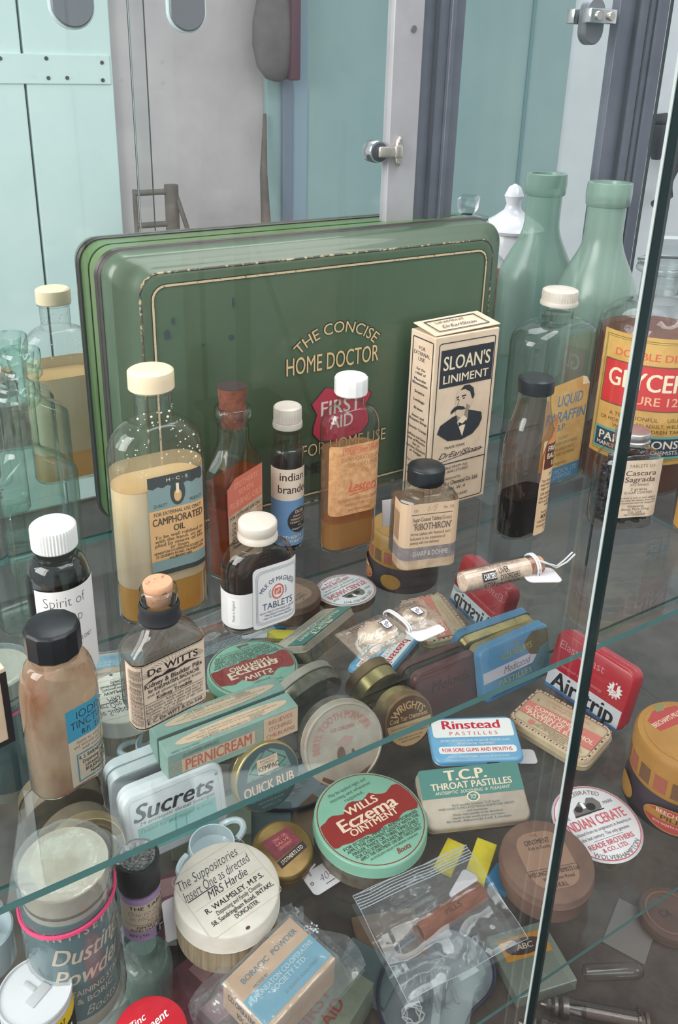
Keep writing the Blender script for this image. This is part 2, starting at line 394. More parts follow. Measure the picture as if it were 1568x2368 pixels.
def cap(B, row_top, row_bot, hw, m, n=0, depth=.04, flat=False, bead=False, name='screw_cap', crown=.0006):
    z0, z1 = B.row(row_bot), B.row(row_top); r = B.size(hw, (row_top+row_bot)/2); bm = new()
    N = n*2 if n and not flat else (n*4 if flat else 48)
    if flat:
        mod = lambda i, q, z: (cos(pi/n)/cos(((2*pi*i/N) % (2*pi/n))-pi/n))*(.5+.5)
    elif n: mod = lambda i, q, z: (1-depth*(i % 2)) if z0+.0005 < z < z1-.0005 else 1-depth*.5
    else: mod = None
    H = z1-z0
    if bead: pr = [(r*.97, z0), (r*1.03, z0+H*.05), (r*1.03, z0+H*.28), (r*.96, z0+H*.36), (r*.96, z0+H*.42), (r, z0+H*.5), (r, z0+H*.9), (r*.95, z1-.0002), (r*.88, z1)]
    else: pr = [(r*.96, z0), (r, z0+H*.06), (r, z0+H*.5), (r, z0+H*.86), (r*.985, z1-H*.07), (r*.93, z1-.0002), (r*.86, z1+crown*.4)]
    lathe(bm, pr+[(r*.3, z1+crown), (.0004, z1+crown)], N, mod=mod)
    return mesh(name, bm, m, B.T, ang=25 if n else 45)
def stick(B, art, s0, row_bot, name='paper_label', base=.00025, label=None):
    return art.build(name, on_body(B.a, B.b, B.r, s0, B.zf(row_bot)), B.T, base, curved=B.r > .002, label=label)
def lab(B, x0, x1, row_top, row_bot):
    """artwork blank from half-width fractions and rows; returns (art, s0)"""
    return Art((x1-x0)*B.a, B.zf(row_top)-B.zf(row_bot)), (x0+x1)/2*B.a
# ------------------------------------------------------------------ the room seen in the mirror (behind the camera)
YW = -2.0
AQUA = P('aqua_paint', (224, 240, 237), .6, rgb2=(214, 234, 231), scale=3, bump=.25, bscale=60)
WHITEW = P('white_limewash', (210, 198, 199), .85, rgb2=(196, 184, 186), scale=4, bump=.5, bscale=40)
DULL = P('dull_teal_paint', (166, 188, 187), .7, rgb2=(156, 180, 181), scale=2)
FLOORM = P('stone_floor', (96, 90, 88), .8, rgb2=(66, 60, 60), scale=3, bump=.3)
bm = new(); box(bm, -3, -2.6, -.05, 6, 1.6, 0); struct('floor', bm, FLOORM)
bm = new(); box(bm, -1.2, YW-.1, 0, 6, YW, 3.0); struct('wall_front', bm, WHITEW)
bm = new(); box(bm, 3.055, YW, 0, 6, YW+.012, 3.0); struct('wall_front_lit', bm, P('window_lit_limewash', (244, 243, 246), .8, rgb2=(236, 235, 239), scale=5))  # window light on this stretch of wall is put into a whiter coat
GAP = P('dark_gap', (70, 78, 78), .9); NAIL = P('iron_nail', (72, 70, 68), .7)
d = thing('plank_door', 'aqua painted plank door reflected at the far left of the mirror', 'door', (0, YW+.001, 0))
for a_, b_ in ((-.2, .14), (.144, .40), (.404, .656), (.664, .946)):
    bm = new(); box(bm, a_, 0, .02, b_, .03, 2.5, 0, .004); mesh('plank', bm, AQUA, d, False)
bm = new(); box(bm, -.2, .005, .02, .942, .008, 2.49); mesh('dark_gap', bm, GAP, d, False)
bm = new(); box(bm, -.2, .03, CZ-.045, .936, .036, CZ+.044, 0, .002); mesh('batten', bm, AQUA, d, False)
for q in ((.731, .031), (.91, .022), (.732, -.027), (.792, -.026), (.909, -.032), (.59, .028), (.56, -.02)):
    bm = new(); lathe(bm, [(.0065, 0), (.005, .004)], 12, f=lambda x, y, z: (q[0]+x, .036+z, CZ+q[1]+y)); mesh('nail', bm, NAIL, d)
t = thing('painted_door', 'dull teal painted door beyond the white wall reflected in the mirror middle', 'door', (0, YW+.001, 0))
bm = new(); box(bm, 1.52, 0, .02, 3.045, .03, 2.6, 0, .004); mesh('door_panel', bm, DULL, t, False)
bm = new(); box(bm, 1.578, .03, .02, 1.622, .05, 2.6, 0, .005); mesh('door_stile', bm, P('grey_violet_paint', (128, 138, 154), .6), t, False)
bm = new(); box(bm, 1.622, .03, .02, 1.69, .04, 2.6, 0, .005); mesh('door_stile', bm, P('grey_blue_paint', (152, 172, 186), .6), t, False)
bm = new(); box(bm, 2.79, .03, .02, 2.806, .04, 2.6, 0, .004); mesh('door_bead', bm, P('deep_teal_paint', (112, 150, 154), .6), t, False)
LEATHER = P('grey_leather', (122, 114, 114), .7, rgb2=(104, 96, 98), scale=8); WOODD = P('dark_wood', (122, 108, 102), .7, rgb2=(96, 84, 80), scale=14)
t = thing('leather_pouch', 'grey teardrop leather pouch hanging on the white wall in the mirror', 'pouch', (1.525, YW+.1, CZ-.03))
bm = new(); lathe(bm, [(.01, 0), (.045, .01), (.078, .05), (.095, .12), (.092, .2), (.07, .29), (.03, .40), (.01, .5)], 32, f=lambda x, y, z: (x, y*.4, z)); mesh('bag', bm, LEATHER, t)
bm = new(); box(bm, .035, .01, .005, .075, .045, .45, 0, .008); mesh('strap', bm, P('maroon_leather', (104, 72, 82), .6), t)
t = tag(mesh('walking_stick', tube(new(), [(1.502, YW+.05, CZ-.14), (1.48, YW+.08, CZ-.35), (1.43, YW+.2, CZ-.58), (1.3, YW+.35, CZ-1.5)], [.006, .014, .020, .02], 10), WOODD), 'thin dark wooden stick leaning on the white wall in the mirror', 'stick')
t = thing('wooden_chair', 'small dark wooden chair by the white wall in the mirror', 'chair', (1.02, YW+.3, 0))
def stick_(nm, a, b, r): mesh(nm, tube(new(), [a, b], r, 10), WOODD, t)
zt = CZ-.37
stick_('leg', (-.075, -.12, 0), (-.075, -.12, zt), .008); stick_('leg', (.055, -.12, 0), (.055, -.12, zt+.01), .024)
for x in (-.09, .12): stick_('leg', (x, .22, 0), (x, .22, .62), .018)
for z in (zt-.012, zt-.12): stick_('rail', (-.075, -.12, z), (.055, -.12, z), .010)
bm = new(); box(bm, -.11, -.13, .60, .14, .24, .63, 0, .008); mesh('seat', bm, WOODD, t)
stick_('brace', (.07, -.12, zt-.02), (.13, .2, .62), .008)
t = thing('lamp_arm', 'dark metal lamp arm on the white wall at the right edge of the mirror', 'lamp', (3.66, YW+.05, CZ-.25))
mesh('arm', tube(new(), [(0, -.04, .06), (.05, 0, .06), (.12, .02, .0), (.15, .05, -.14), (.12, .05, -.3), (.02, .05, -.34)], [.025, .04, .04, .03, .025, .02], 12), P('dark_iron', (62, 62, 68), .5), t)
bm = new(); lathe(bm, [(.02, 0), (.07, .1), (.075, .16)], 24, f=lambda x, y, z: (x-.02, y+.05, z-.12)); mesh('shade', bm, MATS['dark_iron'], t)
# ------------------------------------------------------------------ the cabinet
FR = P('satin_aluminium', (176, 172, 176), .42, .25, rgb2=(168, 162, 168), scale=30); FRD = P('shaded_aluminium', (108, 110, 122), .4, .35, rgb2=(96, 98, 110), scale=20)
FRX = P('frame_groove', (60, 62, 70), .5)
mir = bpy.data.materials.new('mirror_silvering'); mir.use_nodes = True; nt = mir.node_tree; nt.nodes.clear()
o_ = nt.nodes.new('ShaderNodeOutputMaterial'); g_ = nt.nodes.new('ShaderNodeBsdfGlossy'); g_.inputs[0].default_value = (.80, .85, .85, 1); g_.inputs['Roughness'].default_value = 0
nt.links.new(g_.outputs[0], o_.inputs[0])
cab = thing('display_cabinet', 'glass fronted display cabinet with mirrored back and aluminium frame', 'cabinet', (0, 0, 0))
PX0, PX1 = 1.207*U, 1.405*U; QX0, QX1 = 1.93*U, 2.10*U
for a, b, c, d_ in ((-1.2*U, PX0+.006, ZU, CZ+.4), (PX1-.006, QX0+.004, ZU, CZ+.4), (QX1-.004, 3.4*U, ZU, CZ+.4), (-1.2*U, 3.4*U, ZD-.01, ZU-.0002)):
    bm = new(); box(bm, a, YM, c, b, YM+.004, d_); mesh('mirror_panel', bm, mir, cab, False)
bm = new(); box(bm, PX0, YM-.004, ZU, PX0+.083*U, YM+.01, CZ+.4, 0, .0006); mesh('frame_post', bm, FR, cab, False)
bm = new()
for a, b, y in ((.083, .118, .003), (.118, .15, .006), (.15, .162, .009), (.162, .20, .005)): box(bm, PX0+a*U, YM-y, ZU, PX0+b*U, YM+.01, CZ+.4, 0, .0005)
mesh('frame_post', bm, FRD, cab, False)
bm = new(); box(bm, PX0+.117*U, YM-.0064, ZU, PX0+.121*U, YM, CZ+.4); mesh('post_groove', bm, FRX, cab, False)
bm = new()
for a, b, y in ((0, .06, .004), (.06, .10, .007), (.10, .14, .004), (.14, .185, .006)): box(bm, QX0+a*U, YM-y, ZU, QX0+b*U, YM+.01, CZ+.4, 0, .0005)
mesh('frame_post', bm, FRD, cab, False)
bm = new()
for a in (.058, .10): box(bm, QX0+a*U, YM-.0075, ZU, QX0+(a+.005)*U, YM, CZ+.4)
mesh('post_groove', bm, FRX, cab, False)
# screw in the post, catch, pull discs
def ydisc(bm, X, Y, Z, r, t, mi=0, n=36, prof=None): lathe(bm, prof or [(r, 0), (r, t*.8), (r*.94, t)], n, f=lambda x, y, z: (X+x, Y-z, Z+y), mi=mi)
p = aty(948, 67, YM); bm = new(); ydisc(bm, p.x, YM-.004, p.z, .0021, .0008); mesh('screw', bm, P('screw_grey', (120, 118, 122), .4, .6), cab)
p = aty(867, 350, YM)
bm = new(); ydisc(bm, p.x, YM, p.z, .0072, .005); o = mesh('catch_disc', bm, CHROME, cab)
bm = new(); ydisc(bm, p.x+.0006, YM-.005, p.z-.0003, .0060, .0006); mesh('catch_recess', bm, P('dark_steel', (84, 84, 92), .4, .7), cab)
NICK = P('nickel', (206, 196, 186), .28, .9)
bm = new(); box(bm, p.x-.002, YM-.009, p.z-.0035, p.x+.013, YM-.0055, p.z+.0035, 0, .0012); mesh('catch_arm', bm, NICK, cab)
bm = new(); lathe(bm, [(.0095, 0), (.0095, .002), (.008, .003)], 28, f=lambda x, y, z: (p.x+.0155+x*.33, YM-.004-z, p.z+y)); box(bm, p.x+.010, YM-.010, p.z-.004, p.x+.016, YM-.004, p.z+.004, 0, .001); mesh('catch_plate', bm, NICK, cab)
for dz in (.0065, -.0065):
    bm = new(); ydisc(bm, p.x+.0155, YM-.0068, p.z+dz, .0015, .0006); mesh('catch_screw', bm, NICK, cab)
PULL = P('grey_disc', (112, 116, 122), .35, .3)
for x, y, hw in ((165, 10, 50), (430, 25, 44)):
    p = aty(x, y, YM); r = hw*mpp(p); bm = new()
    lathe(bm, [(r, 0), (r, .0022), (r*.93, .003)], 40, f=lambda x, y, z: (p.x+x, YM-z, p.z+y+(.03 if y > 0 else 0))); mesh('pull_plate', bm, PULL, cab)
    bm = new(); lathe(bm, [(r*1.09, 0), (r*1.09, .0012), (r*1.0, .0016)], 40, f=lambda x, y, z: (p.x+x, YM-z, p.z+y+(.03 if y > 0 else 0))); mesh('pull_rim', bm, P('pale_rim', (196, 214, 216), .3), cab)
p = aty(1365, 70, YM); bm = new(); lathe(bm, [(.010, 0), (.010, .003), (.009, .004)], 36, f=lambda x, y, z: (p.x+x, YM-z, p.z+y+(.012 if y > 0 else 0))); mesh('hinge_disc', bm, PULL, cab)
bm = new(); box(bm, p.x-.014, YM-.012, p.z+.004, p.x+.013, YM-.004, p.z+.014, 0, .001); mesh('hinge_clamp', bm, CHROME, cab)
for dx in (-.007, .006):
    bm = new(); ydisc(bm, p.x+dx, YM-.012, p.z+.009, .003, .002); mesh('hinge_screw', bm, NICK, cab)
# bottom deck of the cabinet
DECK = P('grey_brown_deck', (96, 84, 78), .8, rgb2=(64, 54, 50), scale=16, bump=.2)
bm = new(); box(bm, -1.2*U, YF-.06, ZD-.02, 3.4*U, YM+.002, ZD); mesh('deck', bm, DECK, cab, False)
def shelf(name, label, z, x0, x1):
    bm = new(); box(bm, x0, YF, z-.0038, x1, YM-.0015, z-.0001)
    for f in bm.faces:
        n = f.normal if f.normal.length else f.calc_center_median()
    bm.normal_update()
    for f in bm.faces: f.material_index = 1 if abs(f.normal.z) < .5 else 0
    o = mesh(name, bm, [SHEET, GEDGE], None, False); tag(o, label, 'shelf', 'glass shelves of the cabinet', 'thing')
shelf('glass_shelf', 'upper glass shelf carrying the bottles and the green tin', ZU, -1.1*U, 3.2*U)
shelf('glass_shelf', 'lower glass shelf carrying the small tins and boxes', ZL, -1.1*U, 3.2*U)
def pane(label, x0, x1, y, edge, th=.0035):
    bm = new(); box(bm, x0, y, ZD-.02, x1, y+th, CZ+.5); bm.normal_update()
    for f in bm.faces: f.material_index = 1 if abs(f.normal.x) > .5 else 0
    o = mesh('sliding_glass_pane', bm, [FRONT, edge], None, False); tag(o, label, 'glass pane', None, 'thing')
pane('front sliding glass pane whose dark green edge stands at the right', .9355*U, 3.4*U, .708*U, GEDGE_D, .018*U)
bm = new(); box(bm, .9355*U-.0005, .726*U-.0012, ZD-.02, .9355*U+.0002, .726*U, CZ+.5)
o = mesh('edge_bevel', bm, P('bright_arris', (172, 182, 180), .2), bpy.data.objects['sliding_glass_pane'], False)
pane('front sliding glass pane covering the left and middle of the cabinet', -1.3*U, .977*U, .735*U, GEDGE_D)
# ------------------------------------------------------------------ upper shelf: the big green tin
GREEN = P('green_enamel', (64, 83, 59), .38, rgb2=(59, 77, 55), scale=6, coat=.3)
GREEN_LIT = P('green_enamel_lit_side', (82, 112, 56), .34, coat=.3, rgb2=(76, 104, 54), scale=8)  # same enamel, lighter and yellower: daylight from the left put into the colour
SEAM = P('dark_rolled_rim', (58, 52, 50), .45, .4); WORN = P('worn_gilt_line', (198, 176, 138), .5, rgb2=(112, 100, 74), scale=420, thr=.60)
yb = YM-.0015; yf = 1.556*U; X0, X1 = .458*U, 1.46*U
xl, xr = aty(243, 800, 1.64*U).x, aty(1147, 640, 1.60*U).x
zt = aty(1000, 508, 1.68*U).z; zt2 = aty(1000, 560, yf).z
W = xr-xl; H = zt-ZU; cx = (xl+xr)/2
T = thing('first_aid_tin', 'large green enamelled tin with gilt lettering and red shield, leaning on the mirror', 'tin', (cx, yf, ZU))
tf = lambda x, y, z: (x, z, y+H/2)
D = yb-yf
bm = new(); loft(bm, [(D, W/2, H/2, .014), (D*.62, W/2, H/2, .014)], f=tf); mesh('tin_base', bm, GREEN_LIT, T)
bm = new(); loft(bm, [(D*.66, W/2+.0012, H/2+.0006, .015), (D*.63, W/2+.0022, H/2+.0012, .015), (D*.58, W/2+.0012, H/2+.0006, .015)], f=tf)
loft(bm, [(D*.55, W/2+.0006, H/2+.0003, .015), (D*.53, W/2+.0016, H/2+.0009, .015), (D*.50, W/2+.0004, H/2, .015)], f=tf); mesh('rolled_rim', bm, SEAM, T)
bm = new(); loft(bm, [(D*.52, W/2, H/2, .014), (D*.28, W/2-.0008, H/2-.0006, .014), (D*.22, W/2-.0022, H/2-.0016, .014), (D*.17, W/2-.008, H/2-.005, .014), (D*.10, W/2-.0125, H/2-.0075, .013), (D*.04, W/2-.0145, H/2-.0095, .012), (0.0003, W/2-.0175, H/2-.012, .011)], f=tf)
mesh('lid', bm, GREEN, T)
A = Art(W-.035, H-.024)
w_, h_ = A.w, A.h
A.frame(.012, .022, .988, .978, .0085, BLK, .055); A.frame(.0142, .0255, .9858, .9745, .0052, WORN, .052)
fx = lambda px, py: ((aty(px, py, yf).x-cx)/w_+.5, 1-(aty(px, py, yf).z-ZU-.012)/h_)
def tt(s, px, py, hpx, wpx, m=GOLD, b=.02):
    x, y = fx(px, py); k = mpp(aty(px, py, yf)); kk = k/cos(R_(14))
    A.t(s, x, y, hpx*k*1.02/h_, BLK, wpx*kk/w_+.004, b+.012); A.t(s, x, y, hpx*k/h_, m, wpx*kk/w_, b-.012)
X, Y = fx(778, 908); k = mpp(aty(779, 800, yf)); Rr = 148*k/w_
A.arc('THE CONCISE', X, Y, Rr, -43.5, 43.5, 27*k/w_*1.05, BLK, .03); A.arc('THE CONCISE', X, Y, Rr, -43, 43, 26*k/w_, GOLD, .0)
tt('HOME DOCTOR', 772, 832, 40, 243)
# shield
sx, sy = fx(790, 945); q = 74*k/w_*1.12; v = 138*k/h_*.93
pts = [(-.55, -.48), (-.3, -.42), (0, -.5), (.3, -.42), (.55, -.48), (1.0, -.20), (.82, .02), (.92, .22), (.95, .38), (.72, .56), (.3, .60), (0, .70), (-.3, .60), (-.72, .56), (-.95, .38), (-.92, .22), (-.82, .02), (-1.0, -.20)]
A.poly([(sx+x*q*1.03, sy+y*v*1.02) for x, y in pts], BLK); A.poly([(sx+x*q, sy+y*v) for x, y in pts], P('shield_red', (170, 44, 66), .45))
LG = ink('pale grey', (206, 192, 184)); A.t('FIRST', sx-.002, sy-.07*v, .125*v*2.2, LG, q*1.35, .02); A.t('AID', sx, sy+.24*v, .125*v*2, LG, q*.8, .02)
x, y = fx(790, 1040); A.t('FOR HOME USE', x+.01, fx(800, 1022)[1], 32*k/h_, BLK, .27, .02); A.t('FOR HOME USE', x+.01, fx(800, 1022)[1], 31*k/h_, GOLD, .266, -.005)
A.t('EMERGENCIES', *fx(785, 1068), 28*k/h_, BLK, .26, .02)
A.build('front_print', on_plane((0, 0, .012), (1, 0, 0), (0, 0, 1)), T)
A = Art(W-.05, .012); g = random.Random(3)
bm = new()
CHIP = P('paint_chips', (196, 196, 170), .5)
for i in range(90):
    u = g.random(); x = (u-.5)*(W-.05); y0 = H-.0135+g.uniform(-.0012, .0006); s = g.uniform(.0003, .0011)*(1.6 if .25 < u < .7 else .5); yy = -.0004+D*.07
    vs = [bm.verts.new((x+s*2.2*cos(a)*g.uniform(.6, 1.2), D*.045-.0004-(0), y0+s*.5*sin(a))) for a in [i2*pi/3 for i2 in range(6)]]; bm.faces.new(vs)
mesh('worn_edge', bm, CHIP, T, False)
ea, eb = W/2-.0150, H/2-.0098
mesh('edge_line', tube(new(), [(x, D*.035, y+H/2) for x, y in rr(ea, eb, .0118, 8)], .00075, 6, closed=True), P('worn_edge_line', (70, 66, 52), .5, rgb2=(176, 160, 128), scale=300, thr=.56), T)
bm = new()
for (px, py, sx_, sz_) in ((387, 775, .005, .008), (400, 742, .003, .006), (536, 780, .004, .004), (540, 700, .0015, .008), (470, 798, .002, .002)):
    p = aty(px, py, yf); vs = [bm.verts.new((p.x-cx+sx_*.5*cos(a)*g.uniform(.5, 1), -.0002, p.z-ZU+sz_*.5*sin(a)*g.uniform(.6, 1))) for a in [i2*pi/6 for i2 in range(12)]]; bm.faces.new(vs)
mesh('scuff_marks', bm, P('bare_scuff', (52, 60, 66), .5), T, False)

# ------------------------------------------------------------------ camphorated oil
AMB = liquid('amber_oil', (252, 208, 124), (246, 186, 92), .22, 30); FROTH = liquid('pale_crust', (250, 238, 216), (244, 218, 176), .08, 34, stretch=(1, 1, .6), tl=.3)
B = bottle('camphor_bottle', 'clear oval bottle of amber oil with ivory cap and blue-grey label, largest at front', 'bottle', 380, 1402, 0, .55, .95, 111, 1060, 1052, 968, 46, 885, GC)
fill(B, 'amber_liquid', None, 1318, AMB); fill(B, 'pale_crust', 1319, 1105, FROTH, .0012); fill(B, 'crust_film', 1106, 1072, liquid('thin_film', (236, 214, 180), None, .72), .0010)
cap(B, 852, 897, 54, ICAP, 30, .012); bm = new(); lathe(bm, [(B.nr, B.row(900)-.001), (B.nr*1.12, B.row(900)), (B.nr*1.12, B.row(900)+.001), (B.nr, B.row(900)+.002)], 32, False, False); mesh('neck_ring', bm, GC, B.T)
A, s = lab(B, -.40, .86, 1098, 1325); BG = ink('blue-grey', (128, 148, 148)); DK = ink('slate', (62, 66, 66)); LT = ink('label_tan', (216, 168, 116))
A.r(0, 0, 1, 1, BG, .02); A.poly([(0, .0), (.93, 0), (1, .06), (1, .10)]+[(1-i/12, .10+(.02 if i % 2 else 0)) for i in range(13)], DK); A.r(0, .33, 1, .84, LT); A.r(0, .95, 1, 1, DK)
A.t('H · C · S', .5, .05, .03, CRM, .36, .01); A.e(.5, .19, .13, .125, DK); A.e(.5, .22, .065, .06, LT); A.r(.475, .10, .525, .2, CRM)
A.t('QUALITY', .2, .285, .03, DK, .24); A.t('PRODUCTS', .82, .285, .03, DK, .24); A.t('FOR EXTERNAL USE ONLY', .5, .37, .034, DK, .84, .01)
A.t('CAMPHORATED', .5, .445, .07, ink('label_ink', (70, 52, 40)), .9, .025); A.t('OIL', .5, .535, .06, MATS['ink_label_ink'], .2, .025)
A.lines(['To be well rubbed in', 'with the hand, or ap-', 'plied by means of lint', 'or linen.'], .5, .60, .72, .034, MATS['ink_label_ink'], [.86, .86, .86, .34])
A.lines(['NUNEATON CO-OPERATIVE SOCIETY LTD', '23 QUEEN\'S ROAD, NUNEATON', 'and BRANCHES'], .5, .76, .83, .024, MATS['ink_label_ink'], [.9, .86, .4], .02)
stick(B, A, s, 1325)
bm = new(); g = random.Random(5)
for i in range(70):
    zz = g.uniform(B.zs*.92, B.zn+.008); t_ = g.uniform(-1.3, 1.3); q = .0003+.0005*g.random()**3
    k_ = 1 if zz < B.zs else max(0, 1-(zz-B.zs)/(B.zn-B.zs))**.5
    aa, bb = B.nr+(B.a-B.nr)*k_, B.nr+(B.b-B.nr)*k_
    bmesh.ops.create_icosphere(bm, subdivisions=1, radius=q, matrix=Matrix.Translation((aa*.97*sin(t_), -bb*.97*cos(t_), zz)))
mesh('droplets', bm, P('white_residue', (232, 232, 226), .5), B.T)

# ------------------------------------------------------------------ rubbing oils
RUST = liquid('russet_oil', (216, 112, 66), (194, 92, 52), .35, 40)
B = bottle('rubbing_oil_bottle', 'square shouldered clear bottle with a dark cork and torn red and buff label', 'bottle', 546, 1312, 27, .45, .3, 65, 1110, 1092, 1010, 37, 938, GC, lip=(968, 44), style='s')
fill(B, 'russet_oil', None, 1150, RUST); fill(B, 'oil_stain', 1150, 1095, liquid('oil_stain', (196, 104, 60), None, .72), .0012)
bm = new(); lathe(bm, [(B.nr*.72, B.row(985)), (B.nr*.85, B.row(938)), (B.nr*.85, B.row(930)), (B.nr*.92, B.row(893))], 26); mesh('cork', bm, CORKD, B.T)
bm = new(); lathe(bm, [(B.nr*.90, B.row(893)-.0005), (B.nr*.90, B.row(893)+.0004)], 26); mesh('cork_top', bm, CORKT, B.T)
A, s = lab(B, -.93, .97, 1092, 1322)
A.poly([(0, .07), (.2, .0), (.97, 0), (1, .18), (.97, .24), (1, .3), (1, 1), (.03, 1)], KRAFT); A.poly([(0, .07), (.2, .0), (.97, 0), (1, .18), (.98, .31), (0, .33)], SALM); A.r(.03, .93, 1, 1, SALM)
q = ink('faded cream', (232, 158, 128)); A.t("STOTHERTS", .5, .075, .05, q, .66); A.t('SEVEN', .5, .155, .05, q, .4); A.t('RUBBING OILS', .5, .25, .06, q, .88)
A.t('FOR OUTWARD USE ONLY', .5, .365, .032, BRN, .9, .02); A.lines(['Ol. Succin.', 'Ol. Camph. Rect. Essent.', 'Ol. Eucalyp.', 'Ol. Caryoph.', 'Methyl. Sal.', 'Terebinth.'], .1, .43, .66, .034, BRN, None, .012, 0, 'L')
A.lines(['4·4', '7·5', '7·5', '9·38', '7·80', '7·8'], .92, .41, .64, .034, SALM, None, .01, 0, 'R'); A.lines(['For Rheumatism, Sprains', 'Rub well in'], .1, .78, .85, .034, BRN, None, .012, 0, 'L'); A.t('KEEP IT OUT OF REACH', .5, .965, .03, BRN, .8)
stick(B, A, s, 1322)

# ------------------------------------------------------------------ slim blue and cream labelled tube bottle
B = bottle('slim_bottle', 'slim round bottle with white metal cap and cream over blue label, before the green tin', 'bottle', 664, 1258, 5, 1, 1, 38, 1100, 1052, 1030, 30, 985, GD)
cap(B, 937, 972, 33, TCAP, 30, .03, bead=False); bm = new(); lathe(bm, [(B.size(34, 975), B.row(985)), (B.size(35, 975), B.row(980)), (B.size(34, 975), B.row(972))], 36); mesh('cap_skirt', bm, TCAP, B.T)
fill(B, 'dark_lower_liquid', None, 1258, liquid('dark_syrup', (40, 32, 30), None, .1)); fill(B, 'smoky_liquid', 1258, 1062, liquid('smoke', (74, 72, 70), None, .5))
B.zf = lambda row, B=B: zrow(B.P+Vector((-.25*B.b, -.97*B.b, 0)), row)
A = Art(B.a*pi*1.15, B.zf(1086)-B.zf(1262)); s = -.12*B.a
DKB = ink('umber', (66, 50, 46)); BLB = ink('steel blue', (104, 142, 184))
A.r(0, 0, 1, 1, BLB); A.r(0, 0, 1, .40, ink('warm cream', (226, 208, 190))); A.t('indian', .46, .095, .10, DKB, .44, .015); A.t('brandee', .5, .255, .10, DKB, .58, .015)
A.e(.60, .67, .225, .165, ink('charcoal', (52, 48, 54))); A.t('DOSE', .6, .555, .04, CRM, .18, .01); A.lines(['Adults, one', 'tablespoonful.', 'Children, one or', 'two', 'teaspoonfuls.'], .6, .605, .775, .026, CRM, [.26, .34, .36, .08, .3])
A.t('STOTHERTS LTD', .5, .885, .04, CRM, .66, .005); A.t('ATHERTON', .55, .94, .035, CRM, .4)
stick(B, A, s, 1262)

# ------------------------------------------------------------------ tan labelled bottle
B = bottle('tonic_bottle', 'clear bottle with white faceted cap and faded tan label over amber liquid', 'bottle', 800, 1258, -4, .55, .9, 68, 1000, 985, 935, 31, 905, GC)
cap(B, 868, 909, 39, WCAP, 14, flat=True); fill(B, 'amber_liquid', None, 1190, liquid('pale_amber', (240, 190, 120), (226, 160, 92), .42, 30)); fill(B, 'residue', 1190, 1030, liquid('amber_film', (226, 178, 130), None, .72, tint=(246, 226, 206)), .0012)
A, s = lab(B, -.98, 1.05, 1026, 1186); q = ink('faint print', (176, 120, 84)); q2 = ink('faded red', (206, 92, 70))
A.r(0, 0, 1, 1, TAN, .06); A.frame(.22, .035, 1.0, .125, .009, q2); A.t('FOR EXTERNAL USE ONLY', .62, .08, .05, q2, .72, .02); A.t('CAMPHORATED OIL', .56, .2, .055, q, .74, .0); A.t('OIL OF CLOVES', .62, .29, .055, q, .54); A.t('OIL OF', .72, .38, .05, q, .28)
A.t("Lesters", .62, .60, .14, q2, .56, .02, .35); A.line([(.36, .72), (.5, .70), (.9, .67)], .014, q2); A.lines(['QUALIFIED DISPENSING CHEMIST', 'MARKET PLACE', 'and Branches'], .54, .78, .93, .042, q, [.78, .5, .4])
stick(B, A, s, 1186)

# ------------------------------------------------------------------ liniment carton
CARD = P('cream_carton', (228, 204, 180), .8, rgb2=(214, 186, 160), scale=40)
br = atz(1118, 1143, ZU); bl_ = aty(996, 1100, br.y); wx = br.x-aty(1000, 900, br.y).x; hz = zrow(br, 757); dep = aty(952, 800, br.y+.04)
wd_ = .034
lft = None
for i in range(60):
    wd_ = .015+i*.001; pt = (br.x-wx, br.y+wd_, 0); u, v_ = proj((br.x-wx, br.y+wd_, ZU+hz))
    if u < 953: break
T = thing('liniment_carton', 'tall cream carton with a moustached portrait and black heading, standing upright', 'carton', (br.x-wx/2, br.y, ZU), 0)
bm = new(); box(bm, -wx/2, 0, 0, wx/2, wd_, hz, 0, .0006); mesh('carton_body', bm, CARD, T, False)
bm = new(); box(bm, -wx/2+.0005, .001, hz+.0004, wx/2+.0012, wd_*.96, hz+.0012, 0, .0003)
for v in bm.verts: v.co.z += .004*max(0, (v.co.y/wd_))*.8+(.0012 if v.co.x > 0 else 0)
mesh('top_flap', bm, CARD, T, False)
A = Art(wx, hz); INK = ink('carton ink', (44, 44, 52))
A.frame(.06, .035, .95, .985, .012, INK, .04); A.r(.10, .075, .93, .285, INK); A.t("SLOAN'S", .515, .15, .075, CRM, .74, .02); A.t('LINIMENT', .515, .24, .045, CRM, .72, .02)
# portrait: suit, neck, face, hair, moustache
A.poly([(.12, .545), (.16, .50), (.34, .465), (.44, .455), (.52, .53), (.60, .44), (.72, .455), (.82, .47), (.84, .51), (.80, .55), (.70, .59), (.52, .61), (.30, .60)], INK)
SK = ink('halftone', (212, 188, 166)); SH = ink('halftone dark', (150, 132, 120))
A.poly([(.40, .44), (.60, .43), (.60, .49), (.52, .56), (.44, .50)], SH); A.poly([(.43, .50), (.52, .46), (.59, .49), (.53, .59)], CRM); A.poly([(.45, .50), (.52, .515), (.58, .495), (.58, .525), (.52, .522), (.46, .53)], INK)
A.poly([(.385, .345), (.40, .32), (.46, .30), (.56, .30), (.625, .33), (.64, .38), (.62, .43), (.56, .465), (.47, .475), (.40, .455), (.385, .42), (.36, .415), (.385, .385)], SK)
A.poly([(.44, .315), (.50, .292), (.58, .292), (.65, .315), (.68, .36), (.65, .39), (.625, .36), (.60, .335), (.52, .315)], INK); A.poly([(.62, .37), (.66, .38), (.655, .41), (.62, .415)], SK)
A.poly([(.385, .352), (.43, .348), (.43, .356), (.385, .36)], INK); A.poly([(.47, .348), (.54, .345), (.54, .353), (.47, .357)], INK); A.e(.415, .367, .018, .004, INK); A.e(.505, .365, .02, .004, INK); A.poly([(.43, .37), (.445, .37), (.42, .405), (.40, .405)], SH)
